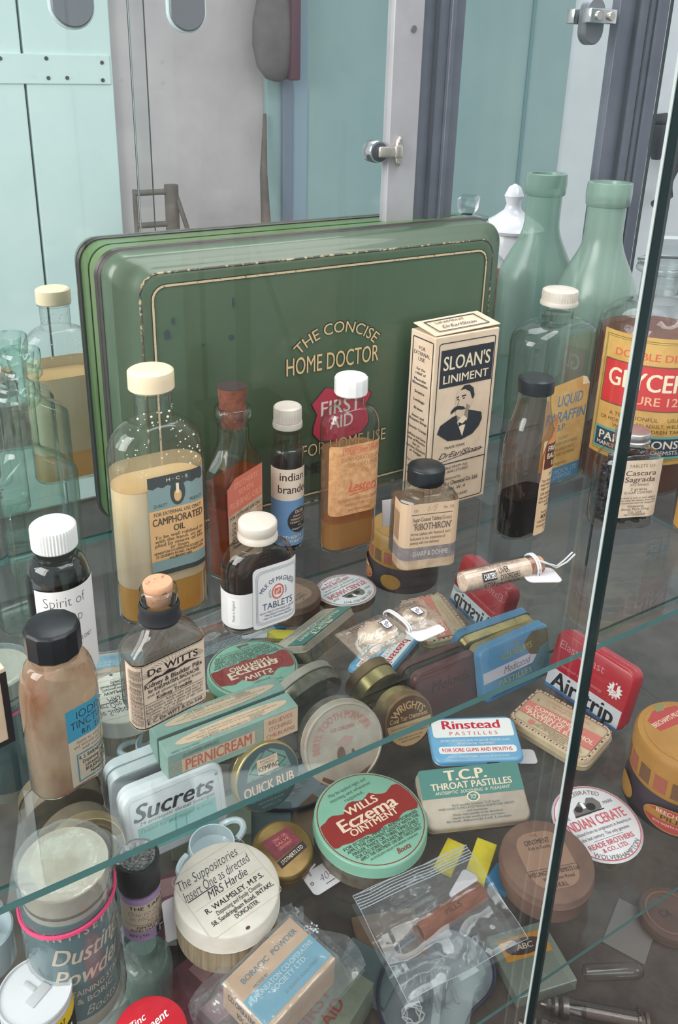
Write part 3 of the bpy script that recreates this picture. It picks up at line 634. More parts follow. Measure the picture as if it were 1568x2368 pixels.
A.poly([(.31, .435), (.33, .42), (.38, .405), (.44, .405), (.52, .415), (.55, .43), (.50, .432), (.42, .425), (.36, .435), (.32, .445)], INK); A.poly([(.56, .40), (.62, .42), (.58, .46), (.53, .47)], SH)
A.t('TRADE MARK', .42, .64, .015, INK, .34); A.t('DrEarlSloan', .52, .685, .032, INK, .70, .0, .5); A.line([(.14, .725), (.4, .712), (.9, .69)], .008, INK); A.r(.06, .735, .95, .741, INK)
A.lines(['OBTAINABLE FROM ALL', 'CHEMISTS AND STORES'], .36, .765, .79, .015, INK, [.62, .62]); A.t('Manufactured by', .38, .83, .016, INK, .36); A.t("Wm. R. Warner Chemical Co. Ltd.".split('Warner')[0]+'t Chemical Co. Ltd.', .5, .862, .024, INK, .72, .02); A.t('LONDON, W. 4', .40, .90, .02, INK, .5); A.t('MADE IN ENGLAND', .42, .945, .016, INK, .56)
A.build('front_print', on_plane((0, 0, 0), (1, 0, 0), (0, 0, 1)), T)
A = Art(wd_, hz); A.frame(.1, .03, .95, .985, .03, INK, .05)
A.lines(['FOR', 'EXTERNAL', 'USE'], .5, .085, .145, .02, INK, [.26, .66, .26]); A.lines(['for the', 'relief of'], .5, .20, .225, .015, INK, [.36, .42], .01)
A.lines(['Muscular', 'Rheumatism', '', 'Sciatica', '', 'Lumbago', '', 'Bruises', '', 'Insect and', 'Mosquito Stings', '', 'Muscular Cramps', '', 'Stiffness and Sore-', 'ness of Muscles', 'due to', 'Exertion, Exposure', 'or Fatigue'], .5, .26, .68, .015, INK, [.5, .62, 0, .4, 0, .46, 0, .36, 0, .5, .76, 0, .78, 0, .8, .74, .3, .8, .5], .018)
A.lines(['For all kinds of', 'aches and pains', 'apply freely'], .5, .74, .82, .015, INK, .66)
A.build('side_print', on_plane((-wx/2, wd_/2, 0), (0, -1, 0), (0, 0, 1)), T)
A = Art(wx*.9, wd_*.8); A.frame(.06, .08, .94, .92, .02, INK); A.t('DrEarlSloan', .5, .62, .2, INK, .6, 0, .5); A.t('LINIMENT', .45, .3, .14, INK, .5)
A.build('top_print', on_plane((0, wd_*.08, hz+.0022), (1, 0, .02), (0, 1, .11)), T, .0006)

# ------------------------------------------------------------------ eight-sided tablet bottle with buff label
B = bottle('tablet_bottle', 'chamfered square clear bottle with black cap and torn buff and grey label', 'bottle', 972, 1283, -16, .72, .42, 78, 1160, 1146, 1124, 41, 1105, GC, chamfer=True)
cap(B, 1076, 1112, 43, BCAP, 0)
fill(B, 'tablet_dust', None, 1150, liquid('dust', (190, 168, 148), None, .6, tint=(236, 226, 216)), .0012)
per = B.a*2+B.r*1.6
A = Art(2*(B.a-B.r)+B.r*pi+2*(B.b-B.r)*.98, B.zf(1162)-B.zf(1312)); q = ink('print_grey', (104, 92, 86)); GB = P('grey_band_paper', (142, 132, 132), .85, rgb2=(116, 108, 110), scale=200)
A.r(0, 0, 1, 1, KRAFT); A.r(0, .0, 1, .66, ink('buff', (206, 176, 148))); A.r(0, .66, 1, .86, GB)
fwid = 2*(B.a-B.r)/A.w; f0 = .5-fwid/2
def ft(s, u, y, hf, w, m=q, b=0., al='L', sh=0.): A.t(s, f0+fwid*u, y, hf, m, w*fwid, b, sh, 0, al)
ft('100', .05, .10, .045, .1); ft('6/8', .5, .07, .10, .25, ink('pencil', (160, 142, 126)), -.01, 'C', .4); ft('No. 124', .78, .08, .045, .24); A.r(f0, .155, f0+fwid, .168, q)
ft('Sugar-Coated Tablets', .03, .235, .06, .70, q, .03); ft('(Green)', .74, .235, .06, .25); ft("'RIBOTHIRON'", .06, .345, .10, .94, q, .03)
ft('Ferrous sulphate with Vitamins B, and C', .0, .45, .045, 1.0); ft('Indicated in the treatment of', .0, .52, .045, .86); ft('anemias with iron deficiency', .0, .585, .045, .72); ft('SHARP & DOHME', .08, .76, .075, .88, ink('light grey', (206, 194, 186)), .01)
for i in range(6): A.r(.02+i*.022, .15, .03+i*.022, .58, ink('faint brown', (176, 136, 108)))
A.build('paper_label', on_body(B.a+.0001, B.b+.0001, B.r, 0, B.zf(1312)), B.T, .0002, curved=True)
B.row(1)
p = atz(893, 1230, ZU)
t = tag(mesh('price_tag', box(new(), -.004, -.0004, 0, .008, .0004, .0185, 0, .0003), TAGM), 'white card tag hidden behind the black capped chamfered bottle', 'tag'); t.location = atz(897, 1216, ZU)+Vector((.0, .0, .0)); t.rotation_euler = (R_(-8), 0, R_(-10))

# ------------------------------------------------------------------ dark balsam bottle
B = bottle('balsam_bottle', 'waisted clear bottle of black syrup with stained black cap and orange label', 'bottle', 1200, 1228, 4, .62, .95, 57, 1060, 1030, 908, 37, 895, GC, style='s')
cap(B, 872, 905, 42, BCAP, 36, .012, bead=False); fill(B, 'black_syrup', None, 1135, liquid('black_syrup', (20, 12, 12), None, .04)); fill(B, 'syrup_film', 1135, 930, liquid('rose_film', (196, 160, 148), (176, 130, 118), .94, 60, tint=(246, 234, 228)), .0012)
A, s = lab(B, .02, 1.15, 1022, 1240); q = ink('rust', (156, 84, 52)); q2 = ink('dark rust', (96, 50, 40))
A.r(0, .0, 1, 1, ink('label_cream', (226, 190, 152)), .06); A.poly([(0, .15), (.1, .06), (.5, -.12), (.8, -.2), (1, -.18), (1, .1), (0, .2)], ink('stained orange', (210, 140, 84))); A.r(.12, .04, 1, .30, q2)
A.t('FRIARS', .58, .09, .05, CRM, .7, .03); A.t('BALSAM', .58, .165, .055, CRM, .72, .03); A.t('B. P.', .6, .245, .05, CRM, .3, .03)
A.line([(.0, .2), (.05, .12), (.16, .02), (.35, -.05)], .05, q); A.line([(.02, .18), (.03, .3), (0, .42)], .06, q)
A.t('DOSE', .55, .36, .028, q, .3); A.lines(['Ten drops to one', 'small teaspoonful on', 'sugar or in water.'], .52, .42, .50, .028, q2, [.8, .86, .8]); A.lines(['FOR INHALATION', 'One small teaspoon-', 'ful in a pint of hot', 'water.'], .5, .56, .68, .028, q2, [.74, .84, .84, .3]); A.t('Manufactured by', .5, .76, .022, q2, .5); A.t('BOOTS', .5, .81, .042, q2, .46, .03); A.lines(['PURE DRUG CO. LTD', 'Nottingham England', '77'], .5, .86, .95, .024, q2, [.74, .76, .08])
stick(B, A, s, 1240)

# ------------------------------------------------------------------ paraffin
B = bottle('paraffin_bottle', 'tall empty clear flask with cream metal cap and peeling yellow and blue label', 'bottle', 1243, 1104, 4, .5, .95, 97, 800, 782, 738, 35, 705, GC)
cap(B, 668, 700, 41, TCAP, 40, .02); bm = new(); lathe(bm, [(B.size(43, 700), B.row(703)), (B.size(43.5, 700), B.row(699)), (B.size(42, 700), B.row(694))], 36); mesh('cap_skirt', bm, TCAP, B.T)
A, s = lab(B, -.62, .62, 876, 1112); YL = P('yellow_paper', (214, 176, 112), .8, rgb2=(198, 152, 88), scale=70); PB = ink('paraffin blue', (84, 128, 162))
A.poly([(0, .04), (.8, 0), (.88, .06), (1, .09), (1, 1), (0, 1)], YL); A.poly([(.8, 0), (.82, .085), (1, .09), (.9, .02)], CRM); A.r(0, .85, 1, 1, PB); A.t('LIQUID', .56, .19, .10, PB, .6, .02, .12); A.t('PARAFFIN', .5, .345, .10, PB, .94, .02, .12); A.t('B.P.', .42, .45, .06, PB, .24, .02)
A.lines(['DOSE:', 'ONE DESSERTSPOONFUL', 'OR AS REQUIRED', 'NIGHT AND MORNING.'], .5, .56, .72, .032, ink('olive', (150, 128, 84)), [.24, .72, .6, .66]); A.t('Made in England by', .4, .81, .025, MATS['ink_olive'], .5); A.t('SCOTT MEDICAL LTD', .5, .90, .045, ink('pale blue', (160, 190, 206)), .86); A.t('LIVERPOOL', .6, .955, .04, MATS['ink_pale blue'], .44)
stick(B, A, s, 1112)
# ------------------------------------------------------------------ glycerine, stoppered
B = bottle('glycerine_bottle', 'large round stoppered bottle with yellow, red and navy label at the right edge', 'bottle', 1460, 1095, -38, 1, 1, 128, 860, 765, 695, 50, 612, GC, lip=(628, 66))
fill(B, 'clear_liquid', None, 760, liquid('rosy_liquid', (176, 128, 112), None, .55), .003); fill(B, 'low_liquid', None, 1090, liquid('clear_base', (200, 190, 180), None, .8), .002)
r_ = B.nr; z0 = B.zt
bm = new(); lathe(bm, [(r_*.7, z0-.02), (r_*.82, z0+.0005), (r_*1.25, z0+.001), (r_*1.28, z0+.003), (r_*.6, z0+.0042), (r_*.5, z0+.005)], 36); mesh('stopper_disc', bm, GST, B.T)
bm = new(); loft(bm, [(z0+.005, r_*.5, r_*.34, .002), (z0+.009, r_*.74, r_*.5, .003), (z0+.019, r_*.82, r_*.55, .003), (z0+.021, r_*.7, r_*.45, .003)]); mesh('stopper_grip', bm, GST, B.T)
B.zf = lambda row, B=B: zrow(B.P+Vector((-.6*B.b, -.8*B.b, 0)), row)
A = Art(B.a*2.35, B.zf(785)-B.zf(1075)); YM_ = P('glycerine_paper', (206, 166, 92), .75, rgb2=(192, 146, 74), scale=60); OLV = ink('olive line', (116, 112, 48)); RD = ink('label red', (196, 52, 52)); NV = ink('label navy', (42, 62, 86)); TL = ink('label teal', (106, 160, 150)); q = ink('label brown', (106, 74, 50))
A.r(0, 0, 1, 1, YM_); A.frame(.03, .03, .97, .97, .006, OLV, .01); A.frame(.04, .045, .96, .955, .004, OLV, .01); A.t('DOUBLE DISTILLED', .5, .15, .055, ink('orange red', (206, 92, 62)), .74, .02)
A.r(.05, .215, .95, .57, q); A.r(.06, .225, .94, .56, RD); A.t('GLYCERINE', .5, .345, .135, CRM, .80, .03); A.t('PURE 1260', .5, .49, .065, ink('dull cream', (226, 176, 140)), .46, .015)
A.t('A TEASPOONFUL     USUAL DOSE:', .5, .635, .03, q, .7); A.t('OR MORE FOR AN ADULT, WELL MIXED WITH', .5, .685, .028, q, .84); A.t('WATER. CHILDREN TAKE LESS', .5, .73, .028, q, .62); A.r(.04, .765, .96, .95, TL); A.r(.055, .785, .945, .93, NV); A.t('PARKINSONS Lᴛᴅ'.replace('ᴛᴅ', 'TD'), .5, .835, .065, CRM, .82, .025); A.t('MANUFACTURING CHEMISTS, BURNLEY', .5, .90, .032, CRM, .84, .01)
stick(B, A, 0, 1075)

# ------------------------------------------------------------------ cascara tablets
B = bottle('pill_bottle', 'squat flat bottle of black pills with ribbed aluminium cap and cream label', 'bottle', 1430, 1205, -22, .6, .9, 74, 1085, 1068, 1036, 38, 1018, GC)
cap(B, 993, 1020, 39, ALU, bead=True)
bm = new(); g = random.Random(2); NP = 170
for i in range(NP):
    z = .004+(B.row(1052)-.004)*(i/NP); k_ = 1 if z < B.zs*.96 else .72
    for j in range(2):
        t_ = g.uniform(0, 2*pi); q = (1.0 if g.random() > .3 else .6)*k_
        bmesh.ops.create_icosphere(bm, subdivisions=1, radius=.0034, matrix=Matrix.Translation((q*(B.a-.006)*cos(t_), q*(B.b-.006)*sin(t_), z)) @ Matrix.Diagonal((1, 1, .7, 1)))
tag(mesh('black_pills', bm, P('black_pill', (34, 34, 42), .3), B.T), kind='stuff')
A, s = lab(B, -.62, .84, 1064, 1196); q = ink('sepia', (96, 80, 72)); A.r(0, 0, 1, 1, PAPER, .05)
A.t('TABLETS OF', .5, .10, .05, q, .56); A.t('Cascara', .5, .22, .085, q, .66, .02); A.t('Sagrada', .5, .33, .085, q, .66, .02); A.t('(Dry Extract)', .5, .42, .04, q, .4); A.t('2 grains', .5, .50, .045, q, .36); A.t('SUGAR COATED', .5, .56, .04, q, .6)
A.lines(['The dose is one or two tablets.', 'They may be taken, but only', 'as recommended or required.'], .5, .65, .74, .03, q, .86); A.lines(['Distributed by', 'Boots Pure Drug', 'Co. Ltd.', 'NOTTINGHAM'], .5, .80, .95, .04, q, [.36, .6, .3, .46])
stick(B, A, s, 1196)

# ------------------------------------------------------------------ pale green mineral bottles, far right and far left
P2 = CAM+Vector((7.384, 6.324, -1))*(.2527*U); P2.z = ZU
B = bottle('mineral_bottle', 'frosted pale green round bottle with thick rolled lip, back right by the mirror', 'bottle', 0, 0, 0, 1, 1, 93, 700, 690, 540, 43, 420, GF, lip=(474, 52), style='s', at=P2)
p3 = atz(60, 1428, ZU)
B = bottle('medicine_bottle', 'empty clear green tinted flat bottle with sunken panel, front left edge', 'bottle', 97, 1415, 8, .62, .45, 116, 1130, 1095, 1030, 40, 888, GG, lip=(920, 46), style='s')
bm = new()
for (i, o_) in ((0, .0),): 
    ring = rr(B.a*.62, (B.zs-.018)/2, .006, 6); tube(bm, [(x, -B.b-.0001, y+B.zs/2) for x, y in ring], .0007, 6, closed=True)
mesh('sunken_panel_edge', bm, GG, B.T)
bm = new(); lathe(bm, [(B.lr if False else B.nr*1.22, B.row(935)), (B.nr*1.34, B.row(928)), (B.nr*1.34, B.row(915)), (B.nr*1.2, B.row(905))], 32, False, False); mesh('neck_ring', bm, GG, B.T)
bm = new(); g = random.Random(8)
for i in range(26): bmesh.ops.create_icosphere(bm, subdivisions=1, radius=g.uniform(.0005, .0013), matrix=Matrix.Translation((B.a*.1+g.uniform(-.003, .006), -B.b*.7+g.uniform(-.004, .004), .0035+g.uniform(0, .005))) @ Matrix.Diagonal((1, 1, .5, 1)))
mesh('rust_flakes', bm, P('rust_flake', (110, 66, 44), .9), B.T)
B = bottle('medicine_bottle', 'empty aqua green flat bottle behind the clear one, lip in view at left', 'bottle', 102, 1299, 4, .55, .5, 92, 1010, 960, 915, 36, 808, glass('aqua_glass', (.92, .97, .95), edge=(.36, .64, .56), gain=1.6), lip=(852, 47), style='s')
bm = new(); lathe(bm, [(B.nr*1.15, B.row(872)), (B.nr*1.28, B.row(866)), (B.nr*1.28, B.row(860)), (B.nr*1.15, B.row(852))], 32, False, False); mesh('neck_ring', bm, MATS['aqua_glass'], B.T)

# ------------------------------------------------------------------ spirit soap, iodine
B = bottle('soap_bottle', 'round bottle of black liquid with white ribbed cap and plain white label', 'bottle', 157, 1532, 26, 1, 1, 72, 1370, 1345, 1282, 45, 1262, glass('dark_green_glass', (.55, .62, .55), edge=(.10, .16, .12), gain=1.8))
cap(B, 1210, 1262, 53, WCAP, 44, .045); fill(B, 'black_liquid', None, 1292, liquid('black_liquid', (16, 20, 18), None, .03), .0012)
A = Art(B.a*2.3, B.zf(1352)-B.zf(1556)); A.r(0, 0, 1, 1, PAPERW); q = ink('label_grey', (84, 80, 84)); A.t('Spirit of', .42, .12, .105, q, .58, -.015); A.t('Soap', .48, .30, .105, q, .32, -.015); A.t('B.P.C', .46, .42, .05, q, .16); A.t('FOR EXTERNAL USE ONLY', .46, .56, .045, q, .64); A.t('FOR CLEANSING', .46, .76, .05, q, .44); A.t('THE SCALP', .5, .87, .05, q, .4)
stick(B, A, -.35*B.a, 1556)
B = bottle('iodine_bottle', 'rust stained empty flat bottle with black faceted cap and blue label, nearest left', 'bottle', 160, 1797, 15, .62, .92, 86, 1625, 1600, 1515, 52, 1495, liquid('iodine_stained_glass', (238, 218, 194), (166, 98, 56), .42, 48, tl=.45, stretch=(1, 1, .6)), style='round')
cap(B, 1442, 1502, 64, BCAP, 12, flat=True, crown=.0004)
pr = [(z, a+.00035, b+.00035, r+.0003) for z, a, b, r in B.pr]; bm = new(); loft(bm, pr, top=False, k=8); mesh('glass_skin', bm, GC, B.T, ang=50)
A, s = lab(B, -.22, 1.22, 1640, 1812); SB = ink('iodine blue', (70, 168, 206)); LC = ink('iodine cream', (232, 210, 188)); q = ink('iodine ink', (44, 50, 66))
A.r(0, 0, 1, 1, LC, .02); A.r(0, 0, 1, .40, SB); A.t('IODINE', .55, .10, .095, q, .68, -.005); A.t('TINCTURE', .5, .22, .095, q, .84, -.005); A.t('B.P.  25 ml', .56, .335, .06, q, .54, .02)
A.lines(['Apply to small cuts', 'and wounds only. Keep', 'well corked.'], .5, .445, .55, .035, ink('red brown', (150, 96, 80)), [.7, .8, .5]); A.frame(.13, .60, .97, .97, .03, ink('rule blue', (96, 150, 170))); A.t('R. S. BARNETT M.P.S.', .55, .66, .045, BLK, .74, .02); A.lines(['Dispensing Chemist', 'Leicester Street', 'BULKINGTON', 'Nuneaton'], .55, .725, .90, .042, BLK, [.62, .52, .52, .34], .01)
stick(B, A, s, 1812)

# ------------------------------------------------------------------ kidney pills, magnesia tablets
B = bottle('pill_flask', 'flat clear flask with flush cork, black neck band and dense printed label', 'bottle', 381, 1612, 9, .52, .5, 97, 1500, 1483, 1425, 42, 1356, GC, lip=(1385, 45), style='s')
fill(B, 'grey_bloom', None, 1470, liquid('grey_bloom', (196, 182, 172), None, .80, tint=(236, 230, 226)), .0012)
bm = new(); lathe(bm, [(B.nr*.66, B.row(1392)), (B.nr*.80, B.row(1358)), (B.nr*.82, B.row(1347)), (B.nr*.76, B.row(1344))], 28); mesh('cork', bm, CORK, B.T)
bm = new(); lathe(bm, [(B.nr*1.12, B.row(1428)), (B.nr*1.2, B.row(1422)), (B.nr*1.08, B.row(1408)), (B.nr*1.14, B.row(1396)), (B.nr*1.04, B.row(1388))], 34, False, False); mesh('neck_band', bm, P('black_rubber', (34, 34, 40), .6), B.T)
wf_ = 2*(B.a-B.r); A = Art(wf_+B.r*pi+(B.b-B.r)*2*.9, B.zf(1508)-B.zf(1655)); q = ink('pill ink', (52, 42, 40)); LC = ink('pill paper', (226, 202, 182)); f0 = .5-wf_*1.12/A.w/2; fw_ = wf_*1.12/A.w
A.r(0, 0, 1, 1, LC); A.r(0, 0, 1, .02, q); A.r(0, .97, 1, .99, q); A.r(0, .03, 1, .036, q)
def ft(s, u, y, hf, w, b=0., al='C', sh=0., rot=0, m=q): A.t(s, f0+fw_*u, y, hf, m, w*fw_, b, sh, rot, al)
for i in range(25):
    a = R_(8+i*6.8); x0, y0 = f0+fw_*(.5-.36*cos(a)), .235-.14*sin(a); x1, y1 = f0+fw_*(.5-.54*cos(a)), .235-.20*sin(a); A.line([(x0, y0), (x1, max(y1, .045))], .003, q)
A.poly([(f0+fw_*x, y) for x, y in ((.02, .30), (.2, .235), (.3, .255), (.42, .215), (.55, .245), (.72, .205), (.98, .26), (.75, .245), (.5, .275), (.25, .275))], q); A.r(f0+.1*fw_, .10, f0+.9*fw_, .20, LC)
ft('De WITTS', .5, .15, .095, .84, .035); ft('Kidney & Bladder Pills', .5, .335, .07, .96, .015); ft('for RHEUMATISM, BACKACHE', .5, .42, .055, .86, .03); ft('and all ailments arising from', .5, .49, .045, .9); ft('Kidney Trouble', .5, .56, .055, .6, .03); A.r(f0, .605, f0+fw_, .611, q)
for i, s_ in enumerate(['Directions. Adults take one to two', 'pills before each meal and two at', 'bedtime, with a glass of water.', 'Children, 8 to 16 years of age, one', 'pill night and morning.']): ft(s_, .02, .645+i*.045, .036, .96 if i < 4 else .6, .0, 'L')
A.r(f0, .855, f0+fw_, .861, q); ft('E. C. De WITT & Co. Ltd.', .5, .895, .05, .94, .025); ft('Croydon, London', .5, .945, .04, .5)
A.r(f0-.004, .03, f0, .97, q)
for i in range(5): A.t('Important. After taking a few pills the urine will turn a bluish green colour. '[:58+i], f0-.02-i*.026, .5, .045, q, .84*A.h/A.w*1.0, 0, 0, -90)
A.build('paper_label', on_body(B.a, B.b, B.r, 0, B.zf(1655)), B.T, .00022, curved=True)

B = bottle('tablet_flask', 'flat oval grey glass bottle with white metal cap and white shield label', 'bottle', 598, 1434, 1, .52, .97, 85, 1330, 1310, 1252, 45, 1240, GD)
cap(B, 1202, 1243, 45.5, TCAP, bead=True); fill(B, 'dark_tablets', None, 1300, liquid('dim_tablets', (120, 112, 108), (88, 82, 80), .72, 70), .002)
A, s = lab(B, -1.55, -.30, 1350, 1428); A.r(0, 0, 1, 1, PAPERW); A.r(.36, .12, .62, .9, WHT); A.t('Made in England', .49, .5, .07, NAVY, .5, 0, 0, 90); stick(B, A, s, 1437, 'side_label')
A, s = lab(B, .80, 1.5, 1345, 1425); A.r(0, 0, 1, 1, PAPERW); stick(B, A, s, 1437, 'side_label')
A, s = lab(B, -.44, 1.0, 1308, 1447); nb = ink('magnesia blue', (58, 66, 104)); A.r(0, 0, 1, 1, PAPERW, .10)
for i in range(3): A.frame(.06+i*.018, .06+i*.018, .95-i*.018, .955-i*.018, .006, nb, .12)
A.arc('MILK OF MAGNESIA', .505, .56, .345, -62, 62, .09, nb, .012); A.e(.5, .46, .125, .125, ink('seal red', (206, 110, 96))); A.e(.5, .46, .095, .097, PAPERW); A.r(.43, .40, .57, .51, MATS['ink_seal red'], .03); A.t('gP', .5, .455, .06, PAPERW, .09, 0, .2)
A.arc('ESTD', .5, .46, .15, -120, -60, .03, nb); A.arc('MARK', .5, .46, .15, 60, 120, .03, nb); A.t('TABLETS', .5, .66, .105, nb, .62, .0); A.lines(['EACH TABLET CONTAINS 5 GRAINS', 'MAGNESIUM HYDROXIDE', '( MILK OF MAGNESIA BRAND )'], .5, .76, .86, .03, nb, [.72, .52, .62])
stick(B, A, s, 1447, base=.0005)

# ------------------------------------------------------------------ sachet with tag, pill tube with tag
def sheet(bm, nx, ny, fn, mi=0):
    V = [[bm.verts.new(fn(i/nx, j/ny)) for i in range(nx+1)] for j in range(ny+1)]
    for j in range(ny):
        for i in range(nx): bm.faces.new((V[j][i], V[j][i+1], V[j+1][i+1], V[j+1][i])).material_index = mi
c = atz(905, 1455, ZU); T = thing('tablet_sachet', 'small cellophane sachet of two white tablets tied with string', 'sachet', c, 6)
ax, ay = .030, .0125; hh = lambda u, v: .0008+.0042*(sin(pi*u)**.5*sin(pi*v)**.6)*(1-.35*math.exp(-((u-.55)/.05)**2))
from mathutils import noise
bm = new()
for sgn in (0, 1): sheet(bm, 44, 18, lambda u, v: ((u-.5)*2*ax+.0016*(v-.5), (v-.5)*2*ay*(1-.28*math.exp(-((u-.57)/.06)**2)), hh(u, v)*(1 if sgn else .1)+(.0011*noise.noise((u*9, v*5, sgn*3)) if .03 < u < .97 else 0)+.0008))
mesh('wrapper', bm, CELLO, T)
for x, w_ in ((-.010, .0115), (.017, .0075)):
    bm = new(); lathe(bm, [(w_*.8, .0006), (w_, .0012), (w_, .0030), (w_*.85, .0036)], 30, f=lambda X, Y, Z: (x+X, Y*.8, Z)); mesh('tablet', bm, P('white_tablet', (240, 234, 228), .8), T)
A = Art(.056, .022); pb = ink('sachet print', (70, 62, 84)); A.t('MILK OF MAGNESIA', .5, .24, .16, pb, .86, 0, 0, 0)
for x in (.40, .80): A.poly([(x-.06, .42), (x+.06, .42), (x+.045, .75), (x-.045, .75)], pb); A.poly([(x-.05, .45), (x+.05, .45), (x+.035, .72), (x-.035, .72)], WHT); A.t('gP', x, .58, .14, pb, .06)
A.build('wrapper_print', lambda x, y, z: Vector((x+.0005, y-.0105, hh(x/(2*ax)+.5, (y-.0105)/(2*ay)+.5)+.0016+z)), T, .0002, curved=True)
bm = new()
for dx in (0, .0014): tube(bm, [(.0035+dx+.0003*sin(a*3), .0105*cos(a), .0024+.0048*max(-.3, sin(a))) for a in [i*2*pi/28 for i in range(28)]], .0006, 6, closed=True)
mesh('string', bm, STRING, T)
def tag_card(name, label, loc, rot, w, h, tilt=(0, 0), lift=.0005, art=None, mat=TAGM, cut=True, hole=False):
    bm = new(); ch = min(w, h)*.22 if cut else 0; pts = rr(w/2, h/2, ch, 4)
    V = [bm.verts.new((x, y, 0)) for x, y in pts]; V2 = [bm.verts.new((x, y, .0005)) for x, y in pts]; n = len(V)
    bm.faces.new(list(reversed(V))); bm.faces.new(V2)
    for i in range(n): bm.faces.new((V[i], V[(i+1) % n], V2[(i+1) % n], V2[i]))
    o = tag(mesh(name, bm, mat, None, False), label, 'tag'); o.location = Vector(loc)+Vector((0, 0, lift)); o.rotation_euler = (R_(tilt[0]), R_(tilt[1]), R_(rot))
    if art: art.build('pen_mark', lambda x, y, z: Vector((x, y-h/2, .0005+z)), o, .00008)
    return o
tag_card('price_tag', 'white card tag lying by the cellophane sachet', atz(982, 1462, ZU), 8, .021, .013, (2, 5), .0012)
a0, a1 = atz(1056, 1372, ZU), atz(1232, 1330, ZU); T = thing('pill_tube', 'narrow glass tube with cork and printed paper label lying on the shelf', 'tube', a0, math.degrees(math.atan2(a1.y-a0.y, a1.x-a0.x)))
Lt = (a1-a0).length; rt_ = .0066; xf = lambda x, y, z: (z, x, y+rt_+.0003)
bm = new(); lathe(bm, [(rt_*.3, -.0015), (rt_*.7, -.001), (rt_*.95, .002), (rt_, .004), (rt_, Lt-.003), (rt_*1.04, Lt-.002), (rt_*1.04, Lt), (rt_*.8, Lt+.0004)], 36, f=xf); mesh('glass_tube', bm, GC, T)
bm = new(); lathe(bm, [(rt_*.7, Lt-.005), (rt_*.78, Lt+.004), (rt_*.7, Lt+.0048)], 24, f=xf); mesh('cork', bm, CORK, T)
bm = new(); lathe(bm, [(rt_*.86, .003), (rt_*.86, Lt*.9)], 28, f=xf); mesh('pale_pills', bm, P('pale_pills', (222, 196, 176), .7, rgb2=(196, 164, 146), scale=300), T)
Lw = Lt*.84; A = Art(Lw, rt_*pi*1.5); A.r(0, 0, 1, 1, ink('tube paper', (232, 214, 200))); q = ink('tube ink', (50, 44, 48))
for x in (.08, .115, .14, .85, .885, .94): A.r(x, 0, x+.006, 1, q)
A.t('A PURELY VEGETABLE LIVER TONIC PILL', .49, .33, .055, q, .66); A.r(.19, .43, .40, .60, q); A.t('CARTERS', .295, .515, .10, WHT, .18, .02); A.t('LITTLE', .29, .68, .09, q, .16, .02); A.t('LIVER', .52, .45, .11, q, .16, .01); A.t('DISORDERS', .60, .58, .10, q, .30, .01); A.t('CONSTIPATION', .58, .72, .085, q, .38, .02, .2); A.r(.425, .4, .43, .8, q)
A.build('paper_label', lambda x, y, z: Vector((x+Lw/2+.005, -(rt_+z)*sin((y-A.h/2)/rt_*-1+R_(52)), rt_+.0003+(rt_+z)*cos((y-A.h/2)/rt_*-1+R_(52)))), T, .00016, curved=False)
# wrap needs fine slices across: rebuilt with cuts along the length of the circumference
e1 = a1+Vector((.006, 0, 0)); bm = new()
for d_ in (0, .0012): tube(bm, [(Lt-.001, -.004, .013), (Lt+.004, -.005-d_, .011), (Lt+.012, -.006, .006+d_), (Lt+.022, -.003+d_*2, .006), (Lt+.030, .0+d_*2, .008)], .00055, 6)
for d_ in (0, .0015): tube(bm, [(Lt-.002+d_, rt_*1.12*cos(i*pi/10), rt_+rt_*1.12*sin(i*pi/10)) for i in range(20)], .0007, 6, closed=True)
mesh('string', bm, STRING, T)
tag_card('price_tag', 'white card tag tied to the cork end of the glass pill tube', atz(1248, 1342, ZU), -22, .022, .017, (-3, 4), .0035)
# box at the far left, sliver of amber bottle at the far right
q = atz(36, 1712, ZU); T = thing('carton', 'cream carton with black edges cut off by the left frame edge', 'carton', q, 12)
bm = new(); box(bm, -.06, 0, 0, 0, .02, .040, 0, .0006); mesh('carton_body', bm, CARD, T, False)
A = Art(.06, .040); A.r(.95, .05, 1, .95, BLK); A.r(0, .93, 1, 1, BLK); A.t('.3', .8, .83, .05, BLK, .05); A.t('.3033/ELLE', .86, .5, .05, BLK, .25, 0, 0, -78)
A.build('front_print', on_plane((-.03, 0, 0), (1, 0, 0), (0, 0, 1)), T)
B = bottle('amber_bottle', 'amber filled bottle barely showing at the right frame edge', 'bottle', 1600, 1225, -30, 1, 1, 48, 1160, 1130, 1090, 25, 1060, GC)
fill(B, 'amber_liquid', None, 1150, AMB); cap(B, 1035, 1062, 27, WCAP, 20, .03)
# white jar out of frame to the right, seen in the mirror only
p = aty(1192, 425, 2.35*U); hj = p.z-ZU; p = Vector((p.x, 2*YM-2.35*U, ZU))
T = thing('ceramic_jar', 'white ceramic jar with pointed lid reflected beside the green bottles', 'jar', p); CER = P('white_ceramic', (222, 216, 224), .2, coat=.5)
bm = new(); lathe(bm, [(.024, 0), (.03, .004), (.032, .03), (.031, hj-.06), (.028, hj-.048)], 36); mesh('jar_body', bm, CER, T)
bm = new(); lathe(bm, [(.033, hj-.048), (.034, hj-.045), (.030, hj-.040), (.018, hj-.033), (.009, hj-.026), (.007, hj-.02), (.010, hj-.012), (.006, hj-.003), (.001, hj)], 36); mesh('jar_lid', bm, CER, T)
